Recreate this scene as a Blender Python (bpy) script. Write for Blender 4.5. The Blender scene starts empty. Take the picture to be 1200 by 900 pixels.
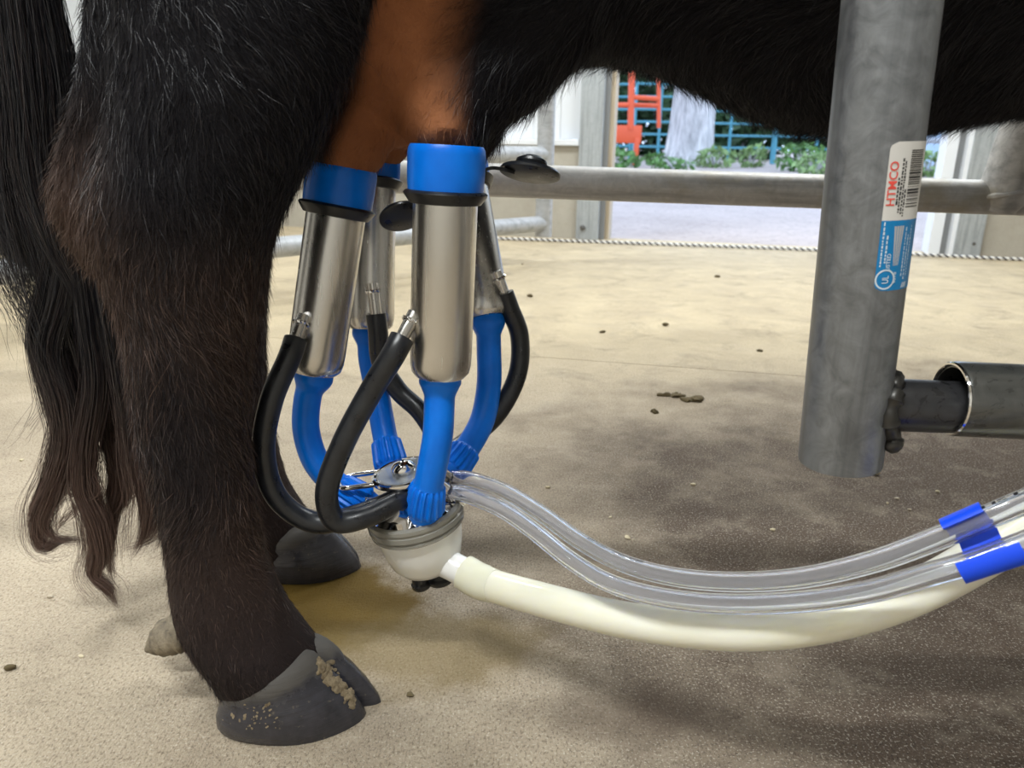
import bpy, bmesh, math, random
import numpy as np
from mathutils import Vector, Matrix, Euler

random.seed(7); rng = np.random.default_rng(11)
SC = bpy.context.scene
COL = SC.collection

# ------------------------------------------------------------------ camera
CAM_H, PITCH, ROLL, F = 0.44, math.radians(17.6), math.radians(0.9), 900.0
FWD = Vector((0, math.cos(PITCH), -math.sin(PITCH)))
R0 = Vector((1, 0, 0)); U0 = Vector((0, math.sin(PITCH), math.cos(PITCH)))
RT = R0 * math.cos(ROLL) + U0 * math.sin(ROLL)
UP = U0 * math.cos(ROLL) - R0 * math.sin(ROLL)
CAM = Vector((0, 0, CAM_H))
cd = bpy.data.cameras.new('camera'); co = bpy.data.objects.new('camera', cd); COL.objects.link(co)
cd.sensor_width = 36; cd.lens = 36 * F / 1200; cd.clip_start = 0.02; cd.clip_end = 200
cd.dof.use_dof = True; cd.dof.focus_distance = 0.6; cd.dof.aperture_fstop = 12
m = Matrix((RT, UP, -FWD)).transposed().to_4x4(); m.translation = CAM
co.matrix_world = m
SC.camera = co

# ------------------------------------------------------------------ world, exposure
vs = SC.view_settings
vs.view_transform = 'Standard'; vs.look = 'None'; vs.gamma = 1.0; vs.use_curve_mapping = False
vs.exposure = 0.15
w = bpy.data.worlds.new('sky'); SC.world = w; w.use_nodes = True
wn = w.node_tree; wn.nodes.clear()
wo = wn.nodes.new('ShaderNodeOutputWorld'); wb = wn.nodes.new('ShaderNodeBackground')
wb.inputs[0].default_value = (0.60, 0.75, 1.0, 1); wb.inputs[1].default_value = 2.6
wn.links.new(wb.outputs[0], wo.inputs[0])
LAMPS = [  # x, y, along ('x' or 'y'), watts
    (-1.5, 0.75, 'y', 34.0),
    (-0.9, 2.55, 'x', 38.0),
    (1.3, 2.35, 'x', 45.0),
    (-0.5, -0.55, 'x', 54.0),
]
LAMP_COL = (0.96, 1.0, 1.0)
CEIL = 2.6

# ------------------------------------------------------------------ pixel rays
def ray(px, py):
    return FWD + RT * ((px - 600) / F) + UP * ((450 - py) / F)
def P(px, py, Y):
    r = ray(px, py); return CAM + r * (Y / r.y)
def PD(px, py, d):
    return CAM + ray(px, py) * d
def G(px, py, z=0.0):
    r = ray(px, py); return CAM + r * ((z - CAM_H) / r.z)

# ------------------------------------------------------------------ object helpers
def tag(o, label=None, cat=None, group=None, kind=None):
    if label: o['label'] = label
    if cat: o['category'] = cat
    if group: o['group'] = group
    if kind: o['kind'] = kind
    return o
def empty(name, loc, label=None, cat=None, group=None):
    o = bpy.data.objects.new(name, None); COL.objects.link(o); o.location = loc
    o.empty_display_size = 0.05
    return tag(o, label, cat, group)
def link(name, me, parent=None):
    o = bpy.data.objects.new(name, me); COL.objects.link(o)
    if parent is not None:
        o.parent = parent
        # geometry is given in world space: cancel the (pure translation) parents
        t = Vector((0, 0, 0)); p = parent
        while p is not None:
            t += p.location; p = p.parent
        o.location = -t
    return o
def mesh(name, V, Fc, mat=None, parent=None, sharp=40, smooth=True):
    me = bpy.data.meshes.new(name)
    me.from_pydata([tuple(v) for v in V], [], Fc); me.update()
    if smooth:
        me.polygons.foreach_set('use_smooth', [True] * len(me.polygons))
        if sharp: me.set_sharp_from_angle(angle=math.radians(sharp))
    if mat: me.materials.append(mat)
    return link(name, me, parent)
class MB:
    def __init__(s): s.v = []; s.f = []
    def add(s, V, Fc):
        o = len(s.v); s.v += [Vector(v) for v in V]; s.f += [tuple(i + o for i in f) for f in Fc]; return s
    def build(s, name, mat, parent=None, sharp=40, smooth=True):
        return mesh(name, s.v, s.f, mat, parent, sharp, smooth)
def crom(pts, n=8):
    """Catmull-Rom through pts (any dimension)."""
    A = np.array([list(p) for p in pts], float)
    A = np.vstack([2 * A[0] - A[1], A, 2 * A[-1] - A[-2]])
    out = []
    for i in range(1, len(A) - 2):
        p0, p1, p2, p3 = A[i - 1:i + 3]
        for k in range(n):
            t = k / n
            out.append(0.5 * ((2 * p1) + (p2 - p0) * t + (2 * p0 - 5 * p1 + 4 * p2 - p3) * t * t + (3 * p1 - p0 - 3 * p2 + p3) * t ** 3))
    out.append(A[-2]); return np.array(out)
def tube(path, r, n=16, inner=None, caps=True):
    """tube along a path; r number or list; inner = inner radius ratio for a hollow tube."""
    p = [Vector(q[:3]) for q in path]; N = len(p)
    rr = [r] * N if isinstance(r, (int, float)) else list(r)
    T = []
    for i in range(N):
        t = p[min(i + 1, N - 1)] - p[max(i - 1, 0)]
        T.append(t.normalized() if t.length > 1e-9 else Vector((0, 0, 1)))
    a = Vector((0, 0, 1)) if abs(T[0].z) < 0.9 else Vector((0, 1, 0))
    nx = (a - T[0] * a.dot(T[0])).normalized()
    V = []; Fc = []
    fr = []
    for i in range(N):
        nx = (nx - T[i] * nx.dot(T[i])).normalized(); fr.append((nx.copy(), T[i].cross(nx)))
    def ringset(scale, flip):
        o = len(V)
        for i in range(N):
            b, c = fr[i]
            for k in range(n):
                an = 2 * math.pi * k / n
                V.append(p[i] + (b * math.cos(an) + c * math.sin(an)) * rr[i] * scale)
        for i in range(N - 1):
            for k in range(n):
                q = (o + i * n + k, o + i * n + (k + 1) % n, o + (i + 1) * n + (k + 1) % n, o + (i + 1) * n + k)
                Fc.append(q[::-1] if flip else q)
        return o
    o1 = ringset(1.0, False)
    if inner:
        o2 = ringset(inner, True)
        for e in (0, N - 1):
            for k in range(n):
                a0, a1 = o1 + e * n + k, o1 + e * n + (k + 1) % n
                b0, b1 = o2 + e * n + k, o2 + e * n + (k + 1) % n
                Fc.append((a0, b0, b1, a1) if e == 0 else (a0, a1, b1, b0))
    elif caps:
        Fc.append(tuple(range(o1 + n - 1, o1 - 1, -1)))
        Fc.append(tuple(o1 + (N - 1) * n + k for k in range(n)))
    return V, Fc
def lathe(prof, n=40, M=None, mod=None):
    """prof: list of (r, z); closed at r=0 ends if given. mod(k, i) -> radius factor"""
    V = []; Fc = []; idx = []
    for i, (r, z) in enumerate(prof):
        if r < 1e-6:
            idx.append([len(V)] * n); V.append(Vector((0, 0, z)))
        else:
            idx.append(list(range(len(V), len(V) + n)))
            for k in range(n):
                a = 2 * math.pi * k / n; q = r * (mod(k, i) if mod else 1)
                V.append(Vector((q * math.cos(a), q * math.sin(a), z)))
    for i in range(len(prof) - 1):
        A, B = idx[i], idx[i + 1]
        for k in range(n):
            k2 = (k + 1) % n
            f = [A[k], A[k2], B[k2], B[k]]
            g = []
            for x in f:
                if x not in g: g.append(x)
            if len(g) > 2: Fc.append(tuple(g))
    if M is not None: V = [M @ v for v in V]
    return V, Fc
def box(c, s, M=None, bev=0.0):
    bm = bmesh.new(); bmesh.ops.create_cube(bm, size=1)
    for v in bm.verts: v.co = Vector((v.co.x * s[0] + c[0], v.co.y * s[1] + c[1], v.co.z * s[2] + c[2]))
    if bev > 0: bmesh.ops.bevel(bm, geom=list(bm.edges), offset=bev, segments=2, affect='EDGES', profile=0.5)
    bm.verts.ensure_lookup_table()
    V = [M @ v.co if M is not None else v.co.copy() for v in bm.verts]
    Fc = [tuple(v.index for v in f.verts) for f in bm.faces]
    bm.free(); return V, Fc
def axis_matrix(o, z, hint=Vector((0, -1, 0))):
    z = z.normalized(); x = hint - z * hint.dot(z); x.normalize(); y = z.cross(x)
    M = Matrix((x, y, z)).transposed().to_4x4(); M.translation = o; return M
def blob(c, r, sub=2, rough=0.2, seed=0, flat=1.0):
    bm = bmesh.new(); bmesh.ops.create_icosphere(bm, subdivisions=sub, radius=1)
    rn = random.Random(seed)
    ph = [(rn.uniform(0, 6), rn.uniform(1.5, 4), Vector((rn.gauss(0, 1), rn.gauss(0, 1), rn.gauss(0, 1))).normalized()) for _ in range(5)]
    for v in bm.verts:
        k = 1 + rough * sum(math.sin(p + f * v.co.dot(d)) for p, f, d in ph) / 2.2
        v.co = Vector((v.co.x * r[0] * k, v.co.y * r[1] * k, v.co.z * r[2] * k * flat)) + Vector(c)
    V = [v.co.copy() for v in bm.verts]; Fc = [tuple(v.index for v in f.verts) for f in bm.faces]; bm.free(); return V, Fc

# ------------------------------------------------------------------ materials
def mat(name, col, rough=0.5, metal=0.0, spec=0.5, **kw):
    m = bpy.data.materials.new(name); m.use_nodes = True
    nt = m.node_tree; b = nt.nodes['Principled BSDF']
    b.inputs['Base Color'].default_value = (*col, 1); b.inputs['Roughness'].default_value = rough
    b.inputs['Metallic'].default_value = metal; b.inputs['Specular IOR Level'].default_value = spec
    for k, v in kw.items():
        b.inputs[k.replace('_', ' ')].default_value = v
    return m
def nd(m, t, **kw):
    n = m.node_tree.nodes.new(t)
    for k, v in kw.items(): setattr(n, k, v)
    return n
def lk(m, a, b): m.node_tree.links.new(a, b)
def coords(m, scale=(1, 1, 1), rot=(0, 0, 0)):
    t = nd(m, 'ShaderNodeTexCoord'); mp = nd(m, 'ShaderNodeMapping')
    mp.inputs['Scale'].default_value = scale; mp.inputs['Rotation'].default_value = rot
    lk(m, t.outputs['Object'], mp.inputs['Vector']); return mp.outputs[0]
def noise(m, vec, scale, detail=6, rough=0.6, dist=0.0):
    n = nd(m, 'ShaderNodeTexNoise'); n.inputs['Scale'].default_value = scale
    n.inputs['Detail'].default_value = detail; n.inputs['Roughness'].default_value = rough
    n.inputs['Distortion'].default_value = dist
    lk(m, vec, n.inputs['Vector']); return n.outputs['Fac']
def ramp(m, fac, stops):
    r = nd(m, 'ShaderNodeValToRGB'); e = r.color_ramp.elements
    while len(e) < len(stops): e.new(0.5)
    for x, (p, c) in zip(e, stops):
        x.position = p; x.color = (*c, 1) if len(c) == 3 else c
    lk(m, fac, r.inputs[0]); return r.outputs[0]
def mixc(m, fac, a, b, mode='MIX'):
    n = nd(m, 'ShaderNodeMix', data_type='RGBA', blend_type=mode)
    for s, v in ((n.inputs[0], fac), (n.inputs[6], a), (n.inputs[7], b)):
        if isinstance(v, (int, float)): s.default_value = v
        elif isinstance(v, tuple): s.default_value = (*v, 1)
        else: lk(m, v, s)
    return n.outputs[2]
def math_(m, op, a, b=None, clamp=False):
    n = nd(m, 'ShaderNodeMath', operation=op, use_clamp=clamp)
    for s, v in ((n.inputs[0], a), (n.inputs[1], b)):
        if v is None: continue
        if isinstance(v, (int, float)): s.default_value = v
        else: lk(m, v, s)
    return n.outputs[0]
def bump(m, h, strength=0.3, dist=0.002, prev=None):
    b = nd(m, 'ShaderNodeBump'); b.inputs['Strength'].default_value = strength; b.inputs['Distance'].default_value = dist
    lk(m, h, b.inputs['Height'])
    if prev is not None: lk(m, prev, b.inputs['Normal'])
    lk(m, b.outputs[0], m.node_tree.nodes['Principled BSDF'].inputs['Normal']); return b.outputs[0]
def bsdf(m): return m.node_tree.nodes['Principled BSDF'].inputs
def grey(v): return (v, v, v)

# concrete
def concrete():
    m = mat('broomed_concrete', (0.4, 0.35, 0.27), 0.75, 0, 0.22)
    v = coords(m)
    big = noise(m, v, 1.3, 5, 0.6); mid = noise(m, v, 7, 7, 0.65, 0.6); fine = noise(m, v, 260, 5, 0.75); grain = noise(m, v, 700, 3, 0.6)
    c = ramp(m, big, [(0.3, (0.46, 0.385, 0.285)), (0.7, (0.585, 0.495, 0.375))])
    tf = nd(m, 'ShaderNodeTexCoord'); sf = nd(m, 'ShaderNodeSeparateXYZ'); lk(m, tf.outputs['Object'], sf.inputs[0])
    back_glow = nd(m, 'ShaderNodeMapRange', interpolation_type='SMOOTHSTEP'); lk(m, math_(m, 'ADD', sf.outputs[1], math_(m, 'MULTIPLY', mid, 0.5)), back_glow.inputs[0])
    back_glow.inputs[1].default_value = 1.3; back_glow.inputs[2].default_value = 2.1
    c = mixc(m, math_(m, 'MULTIPLY', back_glow.outputs[0], 0.8), c, (0.66, 0.55, 0.36))   # warm lamp light on the back floor, painted in as paler yellow
    c = mixc(m, ramp(m, mid, [(0.35, grey(0.0)), (0.75, grey(0.55))]), c, (0.31, 0.245, 0.175))
        # brown damp staining and the cow's broad floor shadow, painted in together
    t = nd(m, 'ShaderNodeTexCoord'); sep = nd(m, 'ShaderNodeSeparateXYZ'); lk(m, t.outputs['Object'], sep.inputs[0])
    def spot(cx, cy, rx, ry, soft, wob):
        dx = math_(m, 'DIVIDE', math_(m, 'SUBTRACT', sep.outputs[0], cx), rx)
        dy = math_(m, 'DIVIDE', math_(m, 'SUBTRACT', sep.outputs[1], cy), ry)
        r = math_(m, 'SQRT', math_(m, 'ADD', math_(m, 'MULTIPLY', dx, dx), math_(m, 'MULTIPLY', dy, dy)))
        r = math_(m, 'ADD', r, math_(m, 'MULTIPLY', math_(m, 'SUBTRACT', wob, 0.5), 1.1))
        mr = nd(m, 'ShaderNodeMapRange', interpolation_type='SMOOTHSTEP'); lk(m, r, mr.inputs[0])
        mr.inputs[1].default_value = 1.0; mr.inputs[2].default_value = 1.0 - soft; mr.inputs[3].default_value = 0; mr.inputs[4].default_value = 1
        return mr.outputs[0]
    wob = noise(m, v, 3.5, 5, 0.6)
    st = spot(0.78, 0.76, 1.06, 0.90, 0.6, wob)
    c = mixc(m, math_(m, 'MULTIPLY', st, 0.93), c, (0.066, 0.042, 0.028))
    # pale scuffed streaks
    sc = noise(m, coords(m, (3, 14, 1), (0, 0, 0.3)), 2.2, 5, 0.7)
    c = mixc(m, ramp(m, sc, [(0.60, grey(0.0)), (0.78, grey(0.25))]), c, (0.50, 0.43, 0.33))
    # grit: dark pits and pale sand grains, coarse enough to read
    pit = noise(m, coords(m, (1.5, 0.8, 1), (0, 0, -0.06)), 330, 3, 0.7)
    c = mixc(m, ramp(m, pit, [(0.36, grey(0.65)), (0.50, grey(0.0))]), c, mixc(m, 1.0, c, (0.30, 0.27, 0.24), 'MULTIPLY'))
    c = mixc(m, ramp(m, noise(m, v, 450, 2, 0.6), [(0.56, grey(0.0)), (0.68, grey(0.75))]), c, mixc(m, 0.5, c, (0.80, 0.74, 0.62)))
    blot = noise(m, v, 11, 6, 0.75, 0.3)
    c = mixc(m, ramp(m, blot, [(0.50, grey(0.0)), (0.72, grey(0.32))]), c, (0.52, 0.44, 0.34))
    c = mixc(m, ramp(m, noise(m, v, 8, 7, 0.75, 0.5), [(0.52, grey(0.0)), (0.72, grey(0.5))]), c, (0.15, 0.115, 0.085))
    # wet yellow patch by the far hoof
    a, b = G(385, 705), G(500, 760)
    wob2 = noise(m, v, 14, 4, 0.6)
    wet = spot(a.x, a.y, 0.115, 0.085, 0.4, wob2)
    wet2 = spot(b.x, b.y, 0.16, 0.075, 0.6, wob2)
    c = mixc(m, math_(m, 'MULTIPLY', wet, 0.97), c, (0.125, 0.072, 0.003))
    c = mixc(m, math_(m, 'MULTIPLY', wet2, 0.65), c, (0.19, 0.135, 0.05))
    # damp smears
    d1 = spot(G(760, 840).x, G(760, 840).y, 0.14, 0.045, 0.9, wob2)
    c = mixc(m, math_(m, 'MULTIPLY', d1, 0.6), c, (0.10, 0.07, 0.05))
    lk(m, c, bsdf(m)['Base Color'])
    ro = math_(m, 'SUBTRACT', 0.78, math_(m, 'MULTIPLY', wet, 0.12)); lk(m, ro, bsdf(m)['Roughness'])
    broom = noise(m, coords(m, (520, 26, 1), (0, 0, -0.06)), 1.0, 3, 0.6)
    n1 = bump(m, broom, 0.55, 0.002)
    n2 = bump(m, fine, 0.8, 0.003, n1)
    bump(m, pit, 0.6, 0.0025, n2)
    return m
M_CONC = concrete()

def galv(name, c0, c1, rough=0.42, metal=0.75, grime=None, st=(90, 90, 4)):
    m = mat(name, c0, rough, metal)
    v = coords(m); a = noise(m, v, 55, 5, 0.65, 1.5); s = noise(m, coords(m, st), 1.0, 4, 0.6)
    c = ramp(m, a, [(0.32, c0), (0.7, c1)])
    c = mixc(m, ramp(m, s, [(0.45, grey(0)), (0.7, grey(0.6))]), c, tuple(x * 0.5 for x in c0))
    if grime: c = mixc(m, ramp(m, noise(m, v, 9, 5, 0.7), [(0.5, grey(0)), (0.62, grey(0.7))]), c, grime)
    lk(m, c, bsdf(m)['Base Color'])
    lk(m, ramp(m, a, [(0.3, grey(rough - 0.1)), (0.7, grey(rough + 0.18))]), bsdf(m)['Roughness'])
    bump(m, a, 0.12, 0.0006); return m
M_GALV = galv('galvanised_pipe', (0.15, 0.16, 0.175), (0.27, 0.285, 0.305), 0.40, 0.5)
M_RAIL = galv('weathered_galvanised', (0.46, 0.46, 0.46), (0.64, 0.63, 0.62), 0.45, 0.25, (0.40, 0.36, 0.28), (5, 90, 90))
M_GATE = galv('grey_gate_pipe', (0.42, 0.44, 0.47), (0.52, 0.54, 0.57), 0.5, 0.4, None, (5, 60, 60))
M_JAMB = galv('galvanised_channel', (0.36, 0.40, 0.43), (0.47, 0.50, 0.53), 0.5, 0.3)
M_JAMBD = mat('channel_return', (0.24, 0.25, 0.26), 0.55, 0.35)
M_DARKSTEEL = galv('painted_black_steel', (0.03, 0.03, 0.032), (0.06, 0.06, 0.065), 0.3, 0.4, None, (5, 90, 90))
M_SLEEVE = galv('oily_steel_sleeve', (0.045, 0.047, 0.045), (0.085, 0.085, 0.08), 0.3, 0.3, None, (5, 90, 90))
bsdf(M_SLEEVE)['Coat Weight'].default_value = 0.7; bsdf(M_SLEEVE)['Coat Roughness'].default_value = 0.12
M_WELD = mat('weld_bead', (0.05, 0.048, 0.045), 0.35, 0.7)
M_STEEL = mat('brushed_stainless', (0.60, 0.585, 0.56), 0.2, 1.0, Anisotropic=0.5)
def _steel():
    m = M_STEEL; s = noise(m, coords(m, (260, 260, 2)), 1.0, 2, 0.5)
    lk(m, ramp(m, s, [(0.3, grey(0.24)), (0.7, grey(0.28))]), bsdf(m)['Roughness'])
_steel()
M_CHROME = mat('polished_steel', (0.72, 0.71, 0.70), 0.08, 1.0)
M_BLUE = mat('blue_silicone', (0.003, 0.17, 0.66), 0.36, 0, 0.3, Coat_Weight=0.0, Coat_Roughness=0.25, Subsurface_Weight=0.0, Subsurface_Radius=(0.001, 0.003, 0.006))
def _blue():
    m = M_BLUE; c = ramp(m, noise(m, coords(m), 45, 3, 0.5), [(0.3, (0.0, 0.15, 0.72)), (0.7, (0.0, 0.19, 0.84))]); lk(m, c, bsdf(m)['Base Color'])
_blue()
M_RUBBER = mat('black_rubber', (0.012, 0.013, 0.016), 0.33, 0, 0.5)
def _rub():
    m = M_RUBBER; a = noise(m, coords(m), 70, 4, 0.6)
    lk(m, ramp(m, a, [(0.35, (0.008, 0.009, 0.012)), (0.75, (0.022, 0.024, 0.028))]), bsdf(m)['Base Color'])
    lk(m, ramp(m, a, [(0.35, grey(0.26)), (0.75, grey(0.46))]), bsdf(m)['Roughness'])
_rub()
M_BOWL = mat('milky_plastic_bowl', (0.87, 0.865, 0.83), 0.22, 0, 0.5, Subsurface_Weight=0.35, Subsurface_Radius=(0.01, 0.009, 0.007), Subsurface_Scale=0.6)
M_SPOUT = mat('white_plastic', (0.80, 0.80, 0.79), 0.25, 0, 0.5)
M_RIM = mat('grey_clear_rim', (0.36, 0.35, 0.31), 0.15, 0.0, 0.6, Transmission_Weight=0.35)
M_HOSE = mat('cream_silicone_hose', (0.80, 0.76, 0.55), 0.28, 0, 0.5, Subsurface_Weight=0.35, Subsurface_Radius=(0.02, 0.018, 0.009), Subsurface_Scale=0.5, Coat_Weight=0.25, Coat_Roughness=0.12)
def _hose():
    m = M_HOSE; c = ramp(m, noise(m, coords(m), 14, 3, 0.5), [(0.3, (0.86, 0.83, 0.65)), (0.7, (0.91, 0.89, 0.77))]); lk(m, c, bsdf(m)['Base Color'])
_hose()
M_CUFF = mat('cream_silicone_cuff', (0.80, 0.78, 0.60), 0.25, 0, 0.5, Subsurface_Weight=0.3, Subsurface_Radius=(0.02, 0.018, 0.01), Subsurface_Scale=0.5)
M_CLEAR = mat('clear_vinyl', (0.92, 0.94, 1.0), 0.06, 0, 0.5, Transmission_Weight=0.93, IOR=1.40)
M_GLASSDISC = mat('clear_cap', (0.85, 0.9, 0.95), 0.05, 0, 0.5, Transmission_Weight=0.8, IOR=1.45)
M_CLIP = mat('blue_plastic_clip', (0.003, 0.07, 0.85), 0.35, 0, 0.5, Subsurface_Weight=0.1)
M_CLIPT = mat('blue_clear_clip', (0.02, 0.06, 0.45), 0.2, 0, 0.5, Transmission_Weight=0.75, IOR=1.4)
M_INK = mat('black_ink', (0.01, 0.01, 0.012), 0.5)
M_LBLW = mat('label_paper', (0.66, 0.65, 0.63), 0.42)
M_LBLB = mat('label_blue', (0.0, 0.20, 0.50), 0.35)
M_LBLR = mat('label_red', (0.75, 0.08, 0.06), 0.45)
M_LBLI = mat('label_white_print', (0.62, 0.72, 0.8), 0.42)
M_LBLG = mat('label_picture_grey', (0.45, 0.46, 0.48), 0.4)
M_HOOF = mat('slate_horn', (0.03, 0.03, 0.036), 0.3, 0, 0.6)
def _hoof():
    m = M_HOOF
    at = nd(m, 'ShaderNodeAttribute', attribute_name='up')
    v = coords(m); a = noise(m, v, 60, 5, 0.65); l = noise(m, coords(m, (22, 22, 260)), 1.0, 3, 0.6); d = noise(m, v, 130, 5, 0.7)
    c = ramp(m, a, [(0.3, (0.020, 0.020, 0.027)), (0.75, (0.048, 0.048, 0.060))])
    c = mixc(m, ramp(m, d, [(0.62, grey(0)), (0.70, grey(0.5))]), c, (0.20, 0.17, 0.12))
    k = math_(m, 'ADD', at.outputs['Fac'], math_(m, 'MULTIPLY', math_(m, 'SUBTRACT', a, 0.5), 0.5))
    c = mixc(m, ramp(m, k, [(0.80, grey(0)), (0.92, grey(0.75))]), c, (0.075, 0.066, 0.054))
    lk(m, c, bsdf(m)['Base Color']); lk(m, ramp(m, k, [(0.78, grey(0.27)), (0.92, grey(0.8))]), bsdf(m)['Roughness'])
    bump(m, l, 0.45, 0.0016)
_hoof()
M_DEW = mat('dry_dewclaw_horn', (0.30, 0.25, 0.17), 0.8)
def _dew():
    m = M_DEW; a = noise(m, coords(m), 70, 6, 0.7)
    lk(m, ramp(m, a, [(0.3, (0.05, 0.04, 0.034)), (0.52, (0.20, 0.165, 0.115)), (0.75, (0.36, 0.30, 0.21))]), bsdf(m)['Base Color']); bump(m, a, 0.8, 0.004)
_dew()
M_MUD = mat('dried_mud', (0.30, 0.235, 0.145), 0.95)
def _mud():
    m = M_MUD; a = noise(m, coords(m), 220, 6, 0.7)
    lk(m, ramp(m, a, [(0.3, (0.14, 0.10, 0.06)), (0.7, (0.36, 0.29, 0.18))]), bsdf(m)['Base Color']); bump(m, a, 0.9, 0.003)
_mud()
def hidemat(name, black, leg, rough, spec):
    m = mat(name, black, rough, 0, spec)
    br = nd(m, 'ShaderNodeAttribute', attribute_name='brown'); lg = nd(m, 'ShaderNodeAttribute', attribute_name='warm')
    c = mixc(m, lg.outputs['Fac'], black, leg)
    u = ramp(m, noise(m, coords(m), 18, 4, 0.6), [(0.3, (0.24, 0.09, 0.036)), (0.7, (0.37, 0.145, 0.062))])
    c = mixc(m, br.outputs['Fac'], c, u); lk(m, c, bsdf(m)['Base Color'])
    a = noise(m, coords(m), 260, 3, 0.6); bump(m, a, 0.4, 0.002)
    return m
M_HIDE = hidemat('black_hide', (0.006, 0.0055, 0.0075), (0.050, 0.031, 0.024), 0.8, 0.15)
M_FUR = hidemat('black_coat_hair', (0.008, 0.0075, 0.0105), (0.092, 0.058, 0.046), 0.45, 0.3)
M_TAIL = mat('tail_hair', (0.012, 0.010, 0.011), 0.38, 0, 0.5)
def _tail():
    m = M_TAIL; at = nd(m, 'ShaderNodeAttribute', attribute_name='warm')
    c = mixc(m, at.outputs['Fac'], (0.010, 0.010, 0.014), (0.13, 0.075, 0.058)); lk(m, c, bsdf(m)['Base Color'])
_tail()
M_STEM = mat('concrete_stem_wall', (0.42, 0.38, 0.30), 0.85)
def _stem():
    m = M_STEM; v = coords(m); a = noise(m, v, 5, 6, 0.65); b = noise(m, v, 90, 4, 0.6)
    c = ramp(m, a, [(0.3, (0.35, 0.325, 0.275)), (0.7, (0.45, 0.43, 0.38))])
    c = mixc(m, ramp(m, noise(m, v, 2.2, 5, 0.7), [(0.58, grey(0)), (0.72, grey(0.6))]), c, (0.26, 0.17, 0.08))
    lk(m, c, bsdf(m)['Base Color']); bump(m, b, 0.4, 0.003)
_stem()
M_SIDING = mat('white_metal_siding', (0.72, 0.76, 0.82), 0.45)
M_TRIMW = mat('white_trim', (0.76, 0.80, 0.86), 0.4)
M_WOOD = mat('pale_wood_jamb', (0.50, 0.42, 0.31), 0.7)
def _wood():
    m = M_WOOD; s = noise(m, coords(m, (60, 60, 3)), 1.0, 4, 0.6)
    lk(m, ramp(m, s, [(0.3, (0.40, 0.33, 0.24)), (0.7, (0.58, 0.50, 0.38))]), bsdf(m)['Base Color'])
_wood()
M_CEIL = mat('white_ceiling', (0.70, 0.69, 0.66), 0.7)
M_WALLP = mat('off_white_wall', (0.60, 0.58, 0.54), 0.7)
M_BOLT = mat('bolt_steel', (0.18, 0.18, 0.18), 0.4, 0.8)
M_ROPEW = mat('white_rope', (0.75, 0.74, 0.72), 0.7)
M_ROPEK = mat('black_rope', (0.05, 0.05, 0.06), 0.7)
M_GRAVEL = mat('gravel_yard', (0.30, 0.26, 0.25), 0.95)
def _grav():
    m = M_GRAVEL; v = coords(m); a = noise(m, v, 0.8, 6, 0.7); b = noise(m, v, 45, 4, 0.7)
    c = ramp(m, a, [(0.3, (0.38, 0.315, 0.285)), (0.7, (0.53, 0.45, 0.415))])
    c = mixc(m, ramp(m, b, [(0.5, grey(0)), (0.68, grey(0.6))]), c, (0.17, 0.14, 0.12))
    lk(m, c, bsdf(m)['Base Color']); bump(m, b, 0.6, 0.01)
_grav()
M_BARK = mat('grey_bark', (0.2, 0.18, 0.17), 0.95)
def _bark():
    m = M_BARK; s = noise(m, coords(m, (9, 9, 1.6)), 1.0, 6, 0.7)
    lk(m, ramp(m, s, [(0.35, (0.30, 0.29, 0.29)), (0.65, (0.75, 0.73, 0.72))]), bsdf(m)['Base Color']); bump(m, s, 1.0, 0.05)
_bark()
def leafmat(name, c):
    m = mat(name, c, 0.55); a = noise(m, coords(m), 4, 3, 0.6)
    lk(m, ramp(m, a, [(0.3, tuple(x * 0.6 for x in c)), (0.7, tuple(min(1, x * 1.4) for x in c))]), bsdf(m)['Base Color']); return m
M_LEAF = [leafmat('leaf_green', (0.10, 0.22, 0.05)), leafmat('leaf_dark', (0.035, 0.085, 0.03)), leafmat('leaf_pale', (0.22, 0.33, 0.12))]
M_ORANGE = mat('orange_paint', (0.72, 0.10, 0.03), 0.5)
M_BLUEPAINT = mat('blue_green_paint', (0.09, 0.33, 0.42), 0.5)
M_SHED = mat('pale_blue_shed', (0.40, 0.52, 0.66), 0.6)
M_LAMPB = mat('lamp_housing', (0.8, 0.8, 0.8), 0.4)
M_DIFF = mat('lamp_diffuser', (0.9, 0.9, 0.9), 0.5, Emission_Color=(*LAMP_COL, 1), Emission_Strength=14.0)

# ================================================================== SETTING
# floor: bed + two slabs with a recessed joint
j0, j1 = G(600, 416), G(944, 441)
jd = (j1 - j0).normalized(); jn = Vector((-jd.y, jd.x, 0))
WL, WR = G(675, 280), G(1160, 301)
wu = (WR - WL); wu.z = 0; wu.normalize(); wn_ = Vector((-wu.y, wu.x, 0))     # wn_ points outdoors
X0, X1, Y0 = -3.2, 3.9, -2.2
def on_wall(x, off=0.0):       # point of the back wall's inner face at world x
    k = (x - WL.x) / wu.x; return WL + wu * k + wn_ * off
def on_joint(x, off):
    k = (x - j0.x) / jd.x; q = j0 + jd * k + jn * off; return q
fl = tag(mesh('floor', [(X0, Y0, -0.006), (X1, Y0, -0.006), (*on_wall(X1, 0.12)[:2], -0.006), (*on_wall(X0, 0.12)[:2], -0.006)], [(0, 1, 2, 3)], mat('joint_dirt', (0.06, 0.05, 0.04), 0.95), smooth=False), 'broom-finished tan concrete parlour floor with a straight joint', 'floor', kind='structure')
def slab(c):
    V = [Vector((*p[:2], 0.0)) for p in c] + [Vector((*p[:2], -0.0055)) for p in c]
    return V, [(0, 1, 2, 3), (0, 4, 5, 1), (1, 5, 6, 2), (2, 6, 7, 3), (3, 7, 4, 0)]
V, Fc = slab([(X0, Y0), (X1, Y0), on_joint(X1, -0.0012), on_joint(X0, -0.0012)]); mesh('concrete_slab', V, Fc, M_CONC, fl, smooth=False)
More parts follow.
